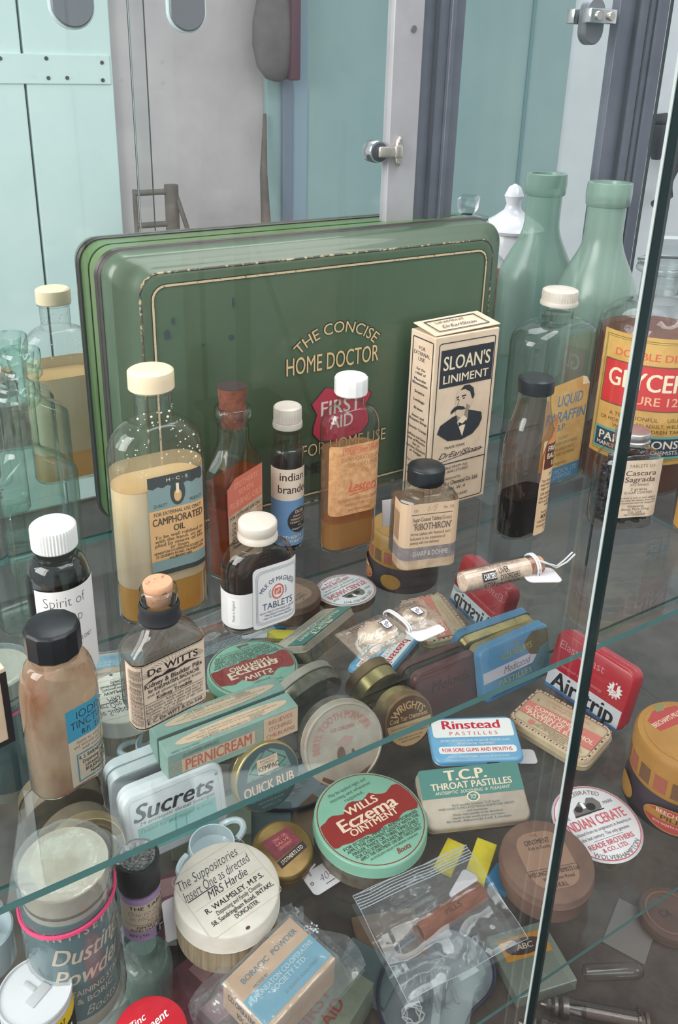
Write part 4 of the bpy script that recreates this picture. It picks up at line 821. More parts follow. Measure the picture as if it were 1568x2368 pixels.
# ------------------------------------------------------------------ lower shelf: tins and boxes
def axes(yaw, tilt):
    y, t = R_(yaw), R_(tilt); ux = Vector((cos(y), sin(y), 0)); n = Vector((sin(y), -cos(y), 0))*cos(t)+Vector((0, 0, 1))*sin(t); return ux, n.cross(ux), n
def plen(p, d, L=.02):
    a, b = proj(p-d*L/2), proj(p+d*L/2); return math.hypot(a[0]-b[0], a[1]-b[1])/L
def fit(px, py, wpx, hpx, D, yaw, tilt, zb):
    """face centre, width and height of a tin seen with that centre and those side lengths, resting on height zb"""
    ux, uy, n = axes(yaw, tilt); H = .05
    for _ in range(6):
        z = zb+H/2*cos(R_(tilt))+D*sin(R_(tilt)); p = atz(px, py, z); W = wpx/plen(p, ux); H = hpx/plen(p, uy)
    return p, W, H
def posed(name, label, cat, p, yaw, tilt, group=None):
    ux, uy, n = axes(yaw, tilt); o = thing(name, label, cat, (0, 0, 0), 0, group)
    o.matrix_world = Matrix(((ux.x, uy.x, n.x, p.x), (ux.y, uy.y, n.y, p.y), (ux.z, uy.z, n.z, p.z), (0, 0, 0, 1))); return o
FLAT = on_plane((0, 0, 0), (1, 0, 0), (0, 1, 0))
def face(A, T, name='lid_print', z=0.0): return A.build(name, lambda x, y, q: Vector((x, y-A.h/2, z+q)), T, .0002)
def clear(p, yaw, tilt, a, b, D):
    """keeps the back corners of a leaning tin just clear of the mirror"""
    ux, uy, n = axes(yaw, tilt); far = max((p+ux*i*a+uy*j*b-n*k*D).y for i in (-1, 1) for j in (-1, 1) for k in (0, 1)); o = max(0, far-(YM-.0040))
    if o: print('moved', round(o*1000, 1))
    return p-Vector((0, o, 0))
def rect_tin(name, label, px, py, wpx, hpx, D, yaw, tilt, lid, base, r=.007, frac=.5, group=None, zb=None, cat='tin', edge=.0018, ml=None):
    zb = ZL if zb is None else zb
    p, W, H = fit(px, py, wpx, hpx, D, yaw, tilt, zb); T = posed(name, label, cat, p, yaw, tilt, group); a, b = W/2, H/2
    bm = new(); loft(bm, [(-D, a-.0016, b-.0016, r), (-D+.001, a-.0006, b-.0006, r), (-D*frac, a-.0006, b-.0006, r)], k=6); mesh('tin_base', bm, base, T)
    bm = new(); loft(bm, [(-D*frac, a+.0003, b+.0003, r), (-D*frac+.0006, a+.0005, b+.0005, r), (-D*frac+.0013, a, b, r), (-edge, a, b, r), (-edge*.4, a-edge*.35, b-edge*.35, r), (0, a-edge, b-edge, r-edge*.5)], k=6); mesh('lid', bm, ml or lid, T)
    T2 = (T, W, H); return T2
def round_tin(name, label, px, py, rpx, D, yaw, tilt, lid, base, frac=.5, zb=None, cat='tin', rim=0., group=None, edge=.0014, lip=True):
    zb = ZL if zb is None else zb
    p, W, H = fit(px, py, rpx*2, rpx*2, D, yaw, tilt, zb); r = W/2
    p = atz(px, py, zb+r*cos(R_(tilt))+D*sin(R_(tilt))); r = rpx/plen(p, axes(yaw, tilt)[0])
    p = clear(p, yaw, tilt, r, r, D); T = posed(name, label, cat, p, yaw, tilt, group)
    bm = new(); lathe(bm, [(r-.0018, -D), (r-.0008, -D+.0008), (r-.0008, -D*frac)], 56); mesh('tin_base', bm, base, T)
    bm = new(); pr = [(r+.0002, -D*frac), (r+.0005, -D*frac+.0006), (r, -D*frac+.0012), (r, -edge), (r-edge*.4, -edge*.3), (r-edge, 0)]
    if rim: pr += [(r-edge-rim*.3, .0), (r-edge-rim*.6, -.0007), (r-edge-rim, -.0007)]
    lathe(bm, pr, 56); mesh('lid', bm, lid, T)
    return T, r
WTIN = P('white_tin', (214, 216, 220), .35, rgb2=(196, 198, 204), scale=30, coat=.2); STEEL = P('old_tinplate', (150, 142, 130), .38, .55, rgb2=(116, 106, 94), scale=90); GOLDT = P('gold_lacquer', (190, 168, 116), .35, .6, rgb2=(156, 132, 86), scale=60)
# big square-cornered lozenge tin + flat cream carton on it
MINT = ink('mint band', (112, 172, 166)); SBK = ink('lozenge black', (40, 46, 48))
T, W, H = rect_tin('lozenge_tin', 'white lozenge tin with black script and mint band, leaning under the long green carton', 410, 1880, 250, 156, .018, 0, 14, WTIN, WTIN, .010)
A = Art(W-.004, H-.004); A.frame(.03, .05, .97, .95, .004, ink('emboss', (176, 180, 186)), .1); A.r(.09, .49, .91, .90, MINT); A.t('Sucrets', .49, .265, .25, SBK, .86, .03, .3); A.t('*', .95, .17, .08, SBK)
A.t('24 antiseptic throat lozenges', .51, .435, .055, ink('dim slate', (84, 104, 110)), .80, 0, .2); A.t('Tested for germicidal activity', .50, .555, .06, MATS['ink_dim slate'], .78, 0, .2); A.t('against mucous bacteria of the mouth and throat', .52, .83, .04, SBK, .74, .01, .2)
face(A, T)
SG = P('seagreen_carton', (146, 172, 164), .7, rgb2=(134, 162, 154), scale=60); PC = ink('peach', (222, 188, 162)); PR = ink('chilblain red', (196, 108, 92)); DG = ink('deep grey green', (86, 110, 106))
q = aty(366, 1714, YM-.0016); f_ = atz(389, 1750, q.z); q2 = aty(664, 1604, YM-.0016); fr_ = aty(392, 1812, f_.y)
Wc, Dc, Hc = q2.x-q.x, q.y-f_.y, q.z-fr_.z
T = thing('ointment_carton', 'long sea green carton with red lettering lying across the white lozenge tin', 'carton', ((q.x+q2.x)/2, f_.y, fr_.z), 0)
bm = new(); box(bm, -Wc/2, 0, 0, Wc/2, Dc, Hc, 0, .0005); mesh('carton_body', bm, SG, T, False)
A = Art(Wc, Hc); A.r(.72, .03, .995, .97, PC); A.r(.10, .30, .65, .78, PC)
for i in range(6): A.r(.01, .32+i*.08, .10, .34+i*.08, PC); A.r(.65, .32+i*.08, .71, .34+i*.08, PC)
A.t('PERNICREAM', .375, .54, .40, PR, .50, .03); A.t('20 GRAMMES (APPROX.)', .24, .16, .12, DG, .26); A.lines(['RELIEVES', 'ITCHING', 'CHILBLAINS'], .855, .24, .76, .15, PR, [.19, .18, .23])
A.build('front_print', on_plane((0, 0, 0), (1, 0, 0), (0, 0, 1)), T)
A = Art(Wc, Dc); A.e(.52, .5, .43, .34, PC); A.t('PERNICREAM contains: a methyl nicotinate 1.5%', .54, .34, .09, DG, .52); A.t('menthol 0.5%, benzyl alcohol 2% in an excellent non-greasy base', .52, .48, .09, DG, .7); A.t('Made in England', .32, .62, .09, DG, .16, .01); A.t('THE BRITISH DRUG HOUSES LTD. LONDON', .50, .75, .10, DG, .46, .025); A.frame(.64, .55, .76, .68, .002, DG); A.t('POISON', .70, .615, .08, DG, .1); A.t('REGD. TRADE MARK', .14, .9, .09, DG, .2)
A.build('top_print', on_plane((0, 0, Hc), (1, 0, 0), (0, 1, 0)), T)
# round leaning tins
OLD = P('bronze_tin', (118, 102, 84), .5, .35, rgb2=(96, 84, 74), scale=40)
T, r = round_tin('plaster_tin', 'large bronze plaster spool tin standing on edge behind the bagged powder tin', 188, 1962, 106, .024, 4, 12, P('bronze_lid', (150, 128, 92), .45, .3, rgb2=(118, 102, 80), scale=30), OLD, .35)
A = Art(2*r, 2*r); q = ink('bronze ink', (92, 78, 56)); A.ring(.5, .5, .485, .485, .01, GOLD); A.ring(.5, .5, .40, .40, .012, q); A.arc('ZINC OXIDUM 6·791% · CALX SULPHUR SCARLATINUM 0·004%', .5, .5, .425, -65, 62, .04, q); A.e(.5, .5, .385, .385, P('verdigris_face', (132, 122, 92), .5, .2, rgb2=(112, 108, 88), scale=40)); A.arc('HIGHEST AWARDS', .5, .5, .30, -28, 46, .045, GOLD); A.e(.48, .42, .09, .10, ink('soft green grey', (126, 134, 118))); A.ring(.62, .40, .05, .05, .01, q)
face(A, T)
QG = ink('rub green', (112, 142, 132)); QD = ink('rub dark', (62, 78, 82)); 
T, r = round_tin('rub_tin', 'round dark green embrocation tin with gold rim leaning beside the white lozenge tin', 620, 1797, 80, .016, 0, 16, P('gilt_rim', (186, 164, 112), .3, .7), GOLDT, .5)
A = Art(2*r, 2*r); A.e(.5, .5, .475, .475, QD); A.poly([(.17, .46), (.25, .25), (.42, .12), (.6, .1), (.8, .22), (.87, .46)], QG); A.poly([(.22, .35), (.52, .08), (.82, .32), (.52, .5)], QD); A.poly([(.25, .35), (.52, .1), (.79, .32), (.52, .48)], QG); A.r(.36, .2, .68, .42, PC); A.t('KEMPAC', .53, .35, .07, QD, .32, .03); A.lines(['INVALUABLE FOR', 'RHEUMATISM', 'LUMBAGO'], .53, .2, .28, .025, QD, [.2, .24, .2])
A.poly([(.08, .52), (.92, .50), (.95, .68), (.06, .72)], ink('rub bar', (76, 92, 96))); A.t('QUICK RUB', .5, .61, .14, PC, .78, .03); A.lines(['Rub well into the affected part', 'MADE IN ENGLAND', 'KEMPAC LTD'], .5, .77, .90, .035, QG, [.6, .4, .3]); A.t('27', .76, .44, .05, QD, .06); A.t('A', .27, .45, .04, QD)
face(A, T)
T, r = round_tin('tooth_powder_tin', 'large pale rusted round tooth powder tin on edge at the mirror middle', 783, 1706, 94, .020, -8, 20, P('pale_rusted_lid', (182, 172, 160), .5, .15, rgb2=(164, 146, 132), scale=26), STEEL, .4, rim=.002)
A = Art(2*r, 2*r); q = ink('faded rose', (188, 120, 112)); A.arc('BERYL TOOTH POWDER', .5, .5, .31, -95, 70, .085, q, .01); A.poly([(.40, .47), (.52, .40), (.62, .43), (.58, .50), (.48, .52)], P('faint_rose', (172, 140, 130), .6)); A.e(.45, .6, .05, .09, P('rust_patch', (120, 84, 64), .9, rgb2=(92, 64, 52), scale=200)); A.e(.6, .62, .02, .05, MATS['rust_patch']); A.poly([(.2, .8), (.4, .93), (.35, .97), (.15, .87)], MATS['rust_patch']); A.poly([(.6, .9), (.8, .82), (.7, .95)], MATS['rust_patch']); A.t('FOR CHILDREN', .5, .30, .045, q, .3)
face(A, T, z=-.0006)
T, r = round_tin('coal_tar_tin', 'small brown round ointment tin leaning left of the dark red tin', 917, 1637, 58, .022, -6, 16, P('brown_lid', (142, 112, 76), .42, .3, rgb2=(118, 92, 64), scale=30), GOLDT, .45)
A = Art(2*r, 2*r); q = ink('tar brown', (92, 66, 48)); A.e(.5, .5, .46, .46, q); A.poly([(.06, .5), (.94, .5)]+[(.5+.45*cos(i*pi/14), .5+.45*sin(i*pi/14)) for i in range(15)], ink('tar buff', (182, 152, 114))); A.arc('WRIGHTS', .5, .56, .29, -58, 58, .14, ink('tar tan', (196, 156, 108)), .03); A.t('Coal Tar Ointment', .5, .42, .085, MATS['ink_tar tan'], .78, .03); A.lines(['For the treatment of eczema, psoriasis', 'pruritus and other irritating skin', 'conditions. Apply to the affected', 'parts night and morning.', 'WRIGHT LAYMAN & UMNEY'], .5, .57, .84, .035, q, [.76, .74, .7, .5, .4])
face(A, T)
MAR = P('maroon_tin', (104, 58, 58), .42, rgb2=(86, 50, 50), scale=40, coat=.2)
T, W, H = rect_tin('maroon_tin', 'worn dark red oblong tin leaning on the mirror between brown and blue tins', 1036, 1592, 156, 116, .014, 0, 13, MAR, P('blackened_tin', (62, 56, 54), .5, .3), .008)
A = Art(W, H); q = ink('dull maroon print', (66, 44, 48)); A.t('Meloids', .55, .36, .2, q, .62, .01, .3); A.frame(.04, .06, .96, .94, .006, q, .08); face(A, T)
BT = P('blue_tin', (86, 140, 182), .42, rgb2=(78, 130, 170), scale=20, coat=.2); RB = P('tin_rust', (102, 90, 64), .7, rgb2=(92, 76, 62), scale=120); YG = ink('yellow green', (160, 168, 92))
T, W, H = rect_tin('pastille_tin', 'rust spotted sky blue tin with a white stripe leaning on the mirror', 1196, 1533, 172, 124, .018, 2, 14, BT, GOLDT, .008)
A = Art(W, H); A.r(.01, .42, .86, .62, ink('stripe white', (196, 192, 204))); A.poly([(.62, .2), (.75, .05), (.98, .1), (.985, .5), (.9, .6), (.8, .5), (.7, .45), (.64, .3)], RB); A.poly([(.86, .4), (.985, .35), (.985, .75), (.75, .85), (.7, .65)], P('tin_rust_green', (84, 104, 84), .6, rgb2=(76, 122, 150), scale=120))
A.t('THE', .5, .13, .06, YG, .08); A.t('ALLENBURYS', .5, .27, .12, YG, .46); A.t('Medicated', .5, .52, .13, ink('pencil grey', (110, 110, 124)), .4, 0, .4); A.t('PASTILLES', .46, .72, .10, YG, .48); A.r(.1, .90, .7, .915, ink('deep blue', (52, 96, 150)))
face(A, T)
# plaster tin, pastille tin, throat tins
RT = P('scarlet_tin', (186, 40, 54), .32, rgb2=(172, 38, 50), scale=20, coat=.4)
T, W, H = rect_tin('plaster_box', 'scarlet plaster tin with white band and big black lettering, standing at right', 1358, 1572, 208, 142, .018, -84, 14, RT, RT, .009)
A = Art(W-.002, H-.002); A.r(.01, .64, .99, .93, ink('band white', (206, 206, 212))); A.r(.01, .93, .99, .985, ink('band blue', (72, 124, 176))); A.t('Airstrip', .50, .795, .26, BLK, .84, .04); A.t('Elastoplast', .36, .20, .13, ink('dusty rose', (222, 140, 146)), .6, .0); A.t('Waterproof wound dressings', .4, .53, .05, MATS['ink_dusty rose'], .6)
st = []
for i in range(24): a = 2*pi*i/24; k_ = 1 if i % 2 == 0 else .68; st.append((.84+.10*k_*cos(a), .40+.14*k_*sin(a)))
A.poly(st, WHT); A.t('1', .84, .35, .10, RED, .04, .02); A.t('6 of', .83, .42, .05, RED, .09); A.t('Cut', .85, .48, .05, RED, .08)
face(A, T)
PT = P('cream_tin', (204, 182, 152), .45, rgb2=(188, 164, 132), scale=50); q = ink('checker black', (64, 52, 48)); PK = ink('pastille pink', (206, 122, 112)); CP = ink('pastille cream', (220, 198, 174))
T, W, H = rect_tin('pastille_tin', 'flat cream pastille tin with pink diagonal bands lying in front of the scarlet tin', 1296, 1673, 211, 104, .013, -76, 86, PT, PT, .010)
A = Art(W-.002, H-.002); A.frame(.012, .03, .988, .97, .012, CP, .12)
for i in range(24):
    u = .05+.9*i/23
    for y in (.035, .965): A.r(u-.008, y-.018, u+.008, y+.018, q if i % 2 else PK)
for i in range(9):
    u = .08+.84*i/8
    for x in (.017, .983): A.r(x-.008, u-.025, x+.008, u+.025, q if i % 2 else PK)
A.frame(.035, .075, .965, .925, .004, q, .08); A.poly([(.04, .40), (.96, .30), (.96, .70), (.04, .72)], PK); A.t('COMPOUND', .40, .445, .085, CRM, .5, .02, 0, 2); A.t('GLYCERIN OF THYMOL', .50, .555, .10, CRM, .86, .02, 0, 2); A.t('PASTILLES B.P.C.', .48, .655, .085, CRM, .7, .02, 0, 1)
A.lines(['ANTISEPTIC AND SOOTHING', 'For relaxed throat and hoarseness.', 'One to be dissolved slowly in the mouth', 'as required.'], .6, .76, .88, .03, BRN, [.5, .56, .6, .2]); A.lines(['Manufactured for the chemist', 'net weight two ounces'], .5, .17, .24, .035, PK, [.5, .4]); A.e(.25, .83, .04, .05, PK); A.t('*', .12, .3, .08, BRN)
face(A, T)
RS = P('rinse_blue_tin', (114, 172, 210), .35, rgb2=(106, 164, 204), scale=20, coat=.3)
T, W, H = rect_tin('gum_pastille_tin', 'small light blue and white tin with red script lying above the green throat tin', 1098, 1708, 205, 108, .012, -27, 78, RS, STEEL, .008, .35)
A = Art(W-.002, H-.002); RDS = ink('script red', (202, 40, 64)); A.r(.03, .04, .97, .46, WHT, .06); A.t('Rinstead', .49, .17, .19, RDS, .68, .04); A.t('P A S T I L L E S', .5, .375, .08, PINK, .56, .01); A.t('SECRET DRESSING AND TO BATHE TENDER GUMS', .5, .54, .045, WHT, .8); A.t('AFTER DENTAL TREATMENT', .5, .61, .045, WHT, .44); A.r(.06, .67, .95, .83, WHT, .06); A.t('FOR SORE GUMS AND MOUTHS', .5, .75, .08, RDS, .80, .03); A.t('REGD. TRADE MARK  MADE IN ENGLAND', .5, .90, .035, WHT, .7)
face(A, T); bm = new(); box(bm, .006, -H/2-.0008, -.007, .016, -H/2, -.001); mesh('catch', bm, BCAP, T)
tag_card('price_tag', 'small white tag poking out behind the light blue script tin', atz(1212, 1752, ZL), -30, .02, .016, (0, 0), .001)
TG = P('tcp_green', (52, 112, 104), .45); TB = P('tcp_buff', (178, 164, 150), .45, .1, rgb2=(160, 146, 132), scale=30)
T, W, H = rect_tin('throat_tin', 'green and buff throat pastille tin propped at a slant in front of the blue one', 1096, 1838, 240, 143, .020, -22, 62, TB, STEEL, .007, .4)
A = Art(W-.001, H-.001); A.r(.0, .0, 1, .50, TG, .075); A.r(.0, .1, 1, .50, TG); A.t('T.C.P.', .46, .135, .17, CP, .42, .05); A.t('THROAT PASTILLES', .5, .31, .11, CP, .80, .03); A.t('ANTISEPTIC  SOOTHING  &  PLEASANT', .5, .42, .05, CP, .74, .0, .2); A.e(.49, .525, .065, .085, CP); A.e(.49, .525, .05, .068, TG); A.t('TCP', .49, .525, .07, CP, .06, .02); A.lines(['Each pastille contains TCP liquid', 'WHEN SUCKED SLOWLY A TCP PASTILLE RELIEVES SORE THROATS', 'and hoarseness', 'Dose: one pastille to be dissolved', 'slowly in the mouth every two hours', 'British Alkaloids Ltd, London'], .5, .64, .90, .035, DG, [.46, .74, .2, .48, .5, .62])
face(A, T)
WM = P('mint_tin', (128, 174, 153), .38, coat=.2, rgb2=(118, 166, 144), scale=20); DR = ink('eczema red', (138, 44, 40))
T, r = round_tin('eczema_tin', 'round mint green ointment tin with a dark red wavy band lying flat', 857, 1890, 121, .024, 2, 88, WM, STEEL, .42)
A = Art(2*r, 2*r); A.ring(.5, .5, .475, .475, .008, DR)
w1 = [(.035+.93*i/20, .335+.02*sin(i*1.3)+(-.04 if 6 < i < 14 else 0)) for i in range(21)]; w2 = [(.965-.93*i/20, .62+.012*sin(i*1.3)+(.02 if 5 < i < 15 else 0)) for i in range(21)]
w1 = [(x, y) for x, y in w1 if (x-.5)**2+(y-.5)**2 < .212]; w2 = [(x, y) for x, y in w2 if (x-.5)**2+(y-.5)**2 < .212]
arcR = [(.5+.46*cos(a), .5+.46*sin(a)) for a in (-.3, -.1, .1, .22)]; arcL = [(.5-.46*cos(a), .5+.46*sin(a)) for a in (.22, .1, -.1, -.3)]
A.poly(w1+arcR+w2+arcL, DR); A.t('WILLS', .50, .355, .075, CP, .34, .03); A.t('Eczema', .50, .455, .12, CP, .60, .04); A.t('OINTMENT', .50, .555, .065, CP, .50, .03)
A.lines(['May be applied night and', 'morning and whenever', 'required.'], .5, .13, .24, .035, DG, [.4, .44, .2]); q = ink('eczema ink', (70, 70, 60)); A.lines(['FOR ECZEMA, PIMPLES AND PSORIASIS', 'APPLY THE OINTMENT GENTLY WITH THE', 'FINGER TWICE OR THREE TIMES DAILY', 'FOR OLD SORES, WOUNDS, BAD LEGS, ETC.', 'APPLY THE OINTMENT ON LINT TWICE DAILY'], .5, .655, .805, .03, q, [.78, .76, .70, .68, .64], .015); A.t('AN EXCELLENT HEALER FOR BROKEN CHILBLAINS', .5, .845, .02, q, .5); A.t('Boots', .56, .895, .05, DR, .14, .01, .3)
face(A, T)
BR_ = P('brass_tin', (150, 122, 72), .3, .7, rgb2=(112, 88, 52), scale=14)
T, r = round_tin('salve_tin', 'small brass salve tin with a dark red label tilted beside the round pill box', 655, 1962, 71, .017, -8, 76, BR_, BR_, .3, edge=.003)
A = Art(2*r, 2*r); A.poly([(.2, .30), (.7, .18), (.82, .48), (.32, .66)], P('crimson_label', (128, 48, 60), .6, rgb2=(96, 38, 48), scale=200)); A.poly([(.33, .68), (.84, .48), (.88, .60), (.37, .80)], ink('salve black', (52, 44, 48))); A.t('STOTHERTS LTD', .6, .64, .06, CRM, .44, .01, 0, 21)
for i, s_ in enumerate(['ZINC OIL', 'SALVE', 'OINTMENT']): A.t(s_, .50+i*.025, .32+i*.07, .05, PK, .26, .01, 0, 17)
face(A, T)
tag_card('numbered_tag', 'white tag handwritten 404 between the brass and mint tins', atz(750, 2032, ZL), 4, .028, .0185, (4, -2), .002, Art(.028, .0185).t('404', .56, .5, .3, SCRIPT, .40, -.02, .3).r(.42, .78, .7, .81, SCRIPT).ring(.12, .5, .05, .07, .025, GRY))
tube_ = tube(new(), [Vector(atz(728, 2008, ZL))+Vector((0, 0, .004)), Vector(atz(715, 2025, ZL))+Vector((0, 0, .005)), Vector(atz(722, 2033, ZL))+Vector((0, 0, .004))], .0008, 6)
o = mesh('tag_string', tube_, STRING, bpy.data.objects['numbered_tag']); o.matrix_parent_inverse = Matrix.LocRotScale(bpy.data.objects['numbered_tag'].location, bpy.data.objects['numbered_tag'].rotation_euler, None).inverted()
CT = P('white_card_box', (214, 206, 196), .75, rgb2=(200, 190, 178), scale=40); WD = P('turned_wood', (176, 158, 132), .75, rgb2=(142, 124, 100), scale=24, stretch=(18, 18, 1))
T, r = round_tin('pill_box', 'large round cream pill box with handwritten label and wooden base', 525, 2050, 123, .036, 9, 88, CT, WD, .42)
A = Art(2*r, 2*r); A.frame(.10, .12, .90, .86, .004, ink('faint rule', (190, 180, 168)), .06); A.t('The Suppositories', .46, .23, .10, SCRIPT, .66, -.01, .4); A.t('Insert One as directed', .48, .36, .10, SCRIPT, .74, -.01, .4); A.t('MRS Hardie', .52, .475, .085, SCRIPT, .44, 0, .4); A.r(.12, .415, .42, .425, SCRIPT); A.r(.14, .285, .86, .289, MATS['ink_faint rule']); A.r(.12, .535, .88, .539, MATS['ink_faint rule'])
A.t('R. WALMSLEY, M.P.S.', .52, .60, .055, BLK, .64, .015); A.t('Dispensing and Family Chemist,', .52, .67, .045, BLK, .5, 0, .2); A.t('58, Sandringham Road, INTAKE,', .52, .735, .045, BLK, .68, .015); A.t('DONCASTER.', .52, .80, .045, BLK, .26, .015); A.e(.42, .955, .022, .016, BRN)
face(A, T)
T, r = round_tin('cerate_tin', 'round white tin with a small picture and red lettering behind the brown card box', 1381, 1902, 88, .011, -10, 86, P('white_enamel', (218, 214, 218), .35), STEEL, .12)
A = Art(2*r, 2*r); q = ink('cerate red', (198, 92, 100)); A.ring(.5, .5, .485, .485, .012, q); A.arc('THE CELEBRATED', .5, .5, .38, -48, 40, .055, GRY); A.t('INDIAN CERATE', .5, .47, .12, q, .80, .03); A.t('TRADE', .16, .36, .04, GRY, .13); A.t('MARK', .8, .30, .04, GRY, .13)
A.poly([(.3, .38), (.33, .28), (.40, .24), (.46, .20), (.52, .24), (.58, .18), (.66, .20), (.70, .28), (.68, .35), (.5, .38)], GRY); A.e(.40, .29, .05, .04, BLK); A.e(.56, .30, .06, .05, BLK); A.r(.3, .36, .7, .375, BLK); A.r(.46, .22, .5, .30, WHT)
A.lines(['Purchased from its originators in America in', 'the last century. The only genuine'], .5, .58, .65, .04, GRY, [.8, .64]); A.r(.3, .70, .7, .704, GRY); A.t('READE BROTHERS', .5, .755, .06, q, .6, .02); A.t('& CO., LTD.', .5, .83, .05, q, .34, .02); A.arc('WOLVERHAMPTON', .5, .5, .47, 222, 138, .055, GRY, 0, False)
face(A, T)
BC = P('brown_card', (116, 90, 78), .85, rgb2=(98, 74, 64), scale=30); q = ink('ointment label', (138, 108, 92)); q2 = ink('ointment ink', (62, 48, 46))
T, r = round_tin('card_box', 'round dark brown card ointment box in front of the white round tin', 1266, 1987, 100, .022, -18, 87, BC, P('brown_card_base', (98, 74, 64), .85, rgb2=(112, 86, 74), scale=30), .35)
A = Art(2*r, 2*r); A.r(.22, .16, .78, .84, q, .2); A.t('THE', .48, .2, .035, q2, .08); A.t('OINTMENT', .48, .28, .06, q2, .3, .03); A.t('Rub in Gently', .48, .35, .04, q2, .26, .02); A.r(.2, .60, .8, .606, q2); A.t('WELLINGTON CHEMISTS Ltd', .5, .65, .05, q2, .58, .03); A.t('Wellington Road', .52, .72, .04, q2, .36, .02); A.t('HULL', .52, .80, .05, q2, .14, .03)
face(A, T)
# lidded pot at the right edge
OL = P('ochre_lid', (186, 136, 66), .45, rgb2=(170, 120, 56), scale=30); DP = P('dark_pot', (62, 52, 62), .4, rgb2=(52, 44, 52), scale=20)
p = atz(1562, 1850, ZL); T = thing('pill_pot', 'round dark pot with ochre lid and oval ochre label at the right edge', 'pot', p, -58)
R1 = 118*mpp(p); zt_ = zrow(p, 1700); zb_ = zrow(p, 1775)
bm = new(); lathe(bm, [(R1*.93, 0), (R1, .002), (R1*1.0, zb_*.5), (R1*.93, zb_)], 48); mesh('pot_body', bm, DP, T)
bm = new(); lathe(bm, [(R1*.96, zb_*.93), (R1*.98, zb_), (R1*.98, zt_-.004), (R1*.93, zt_-.0005), (R1*.88, zt_)], 48); mesh('lid', bm, OL, T)
A = Art(R1*.98*pi, (zt_-zb_)*.55)
for i in range(9): A.r(i/9+.01, .1, i/9+.09, .9, [ink('lid brown', (120, 86, 62)), ink('lid rose', (170, 96, 76))][i % 2])
A.build('lid_band', lambda x, y, z: Vector(((R1*.98+z)*sin(x/R1), -(R1*.98+z)*cos(x/R1), zb_+.0004+y)), T, .0002, curved=True)
A = Art(R1*1.7, R1*1.7); A.e(.5, .5, .48, .48, OL); A.poly([(.08, .3), (.3, .08), (.62, .05), (.2, .6), (.05, .5)], ink('pot rose', (182, 74, 72))); A.t("BEECHAM'S PILLS", .24, .36, .06, CRM, .45, .02, 0, 58); A.t('WORTH A', .62, .42, .09, BRN, .44, .01, 0, 50); A.t('GUINEA', .72, .55, .09, BRN, .4, .01, 0, 50); A.poly([(.08, .18), (.16, .1), (.2, .22), (.12, .3)], ink('pot sage', (140, 134, 92)))
A.build('lid_print', lambda x, y, z: Vector((x, y-A.h/2, zt_+z)), T, .0003)
A = Art(R1*1.15, zb_*.72); A.e(.5, .5, .48, .46, OL); A.e(.5, .5, .45, .42, ink('pot rose', (182, 74, 72))); A.r(.06, .30, .94, .56, OL); A.t("BEECHAM'S", .5, .24, .14, CRM, .56, .02); A.t('PILLS', .5, .44, .16, BRN, .4, .03); A.t('BOX WORTH A GUINEA', .5, .68, .09, CRM, .6)
A.build('body_label', lambda x, y, z: Vector(((R1+z)*sin(x/R1+.0), -(R1+z)*cos(x/R1+.0), zb_*.1+y)), T, .0008, curved=True)
A = Art(R1*.6, zb_*.6); A.e(.5, .5, .48, .46, OL); A.build('body_label', lambda x, y, z: Vector(((R1+z)*sin(x/R1-1.15), -(R1+z)*cos(x/R1-1.15), zb_*.15+y)), T, .0008, curved=True)
# ------------------------------------------------------------------ bagged powder tin, tablet vial
p = atz(184, 2290, ZL); T = thing('powder_tin', 'teal dusting powder tin with cream lid wrapped in a clear bag with pink band', 'tin', p, 12)
Rp = 100*mpp(p+Vector((0, 0, .05))); z1 = zrow(p, 2046); z2 = zrow(p, 1996)
bm = new(); lathe(bm, [(Rp*.98, 0), (Rp, .001), (Rp, .010)], 48); mesh('base_rim', bm, P('ivory_tin', (198, 190, 172), .5, rgb2=(176, 164, 144), scale=40), T)
bm = new(); lathe(bm, [(Rp*.992, .010), (Rp*.992, z1-.002)], 48); mesh('tin_body', bm, P('teal_litho', (44, 100, 106), .4, rgb2=(40, 92, 98), scale=30), T)
bm = new(); lathe(bm, [(Rp*.95, z1-.003), (Rp*.95, z2-.003), (Rp*.97, z2-.002), (Rp*.97, z2), (Rp*.9, z2-.0008)], 48); mesh('lid', bm, MATS['ivory_tin'], T)
bm = new(); lathe(bm, [(Rp*.955, z1+.002), (Rp*.962, z1+.003), (Rp*.955, z1+.0042)], 48, False, False); mesh('rust_ring', bm, P('lid_rust', (102, 92, 84), .9, rgb2=(66, 60, 56), scale=200), T)
A = Art(Rp*pi*1.1, z1-.012); A.t('A N T I S E P T I C', .5, .10, .075, CP, .62, .02); A.t('Dusting', .5, .30, .16, CP, .52, .02, .35); A.t('Powder', .5, .52, .16, CP, .52, .02, .35); A.t('CONTAINING STARCH', .5, .70, .055, CP, .58, .01); A.t('& BORIC', .5, .79, .055, CP, .26, .01); A.t('Boots', .54, .91, .09, CP, .24, -.01, .4)
A.build('body_print', lambda x, y, z: Vector(((Rp+z)*sin(x/Rp), -(Rp+z)*cos(x/Rp), .010+y)), T, .0000, curved=True)
bm = new(); n_ = lambda i, z: 1+.035*noise.noise((cos(2*pi*i/72)*3, sin(2*pi*i/72)*3, z*60))+.02*noise.noise((cos(2*pi*i/72)*9, sin(2*pi*i/72)*9, z*30))
lathe(bm, [(Rp*1.10, .0006), (Rp*1.12, .006), (Rp*1.08, .02), (Rp*1.07, .035), (Rp*1.05, z1-.012), (Rp*1.03, z1-.003), (Rp*1.04, z2-.004), (Rp*1.05, z2+.004), (Rp*.9, z2+.006), (Rp*.5, z2+.004), (.001, z2+.003)], 72, False, False, mod=lambda i, q, z: n_(i, z))
F1 = [(-.2, .2), (0, .3), (.25, .25)]
o = mesh('plastic_bag', bm, FILM, T)
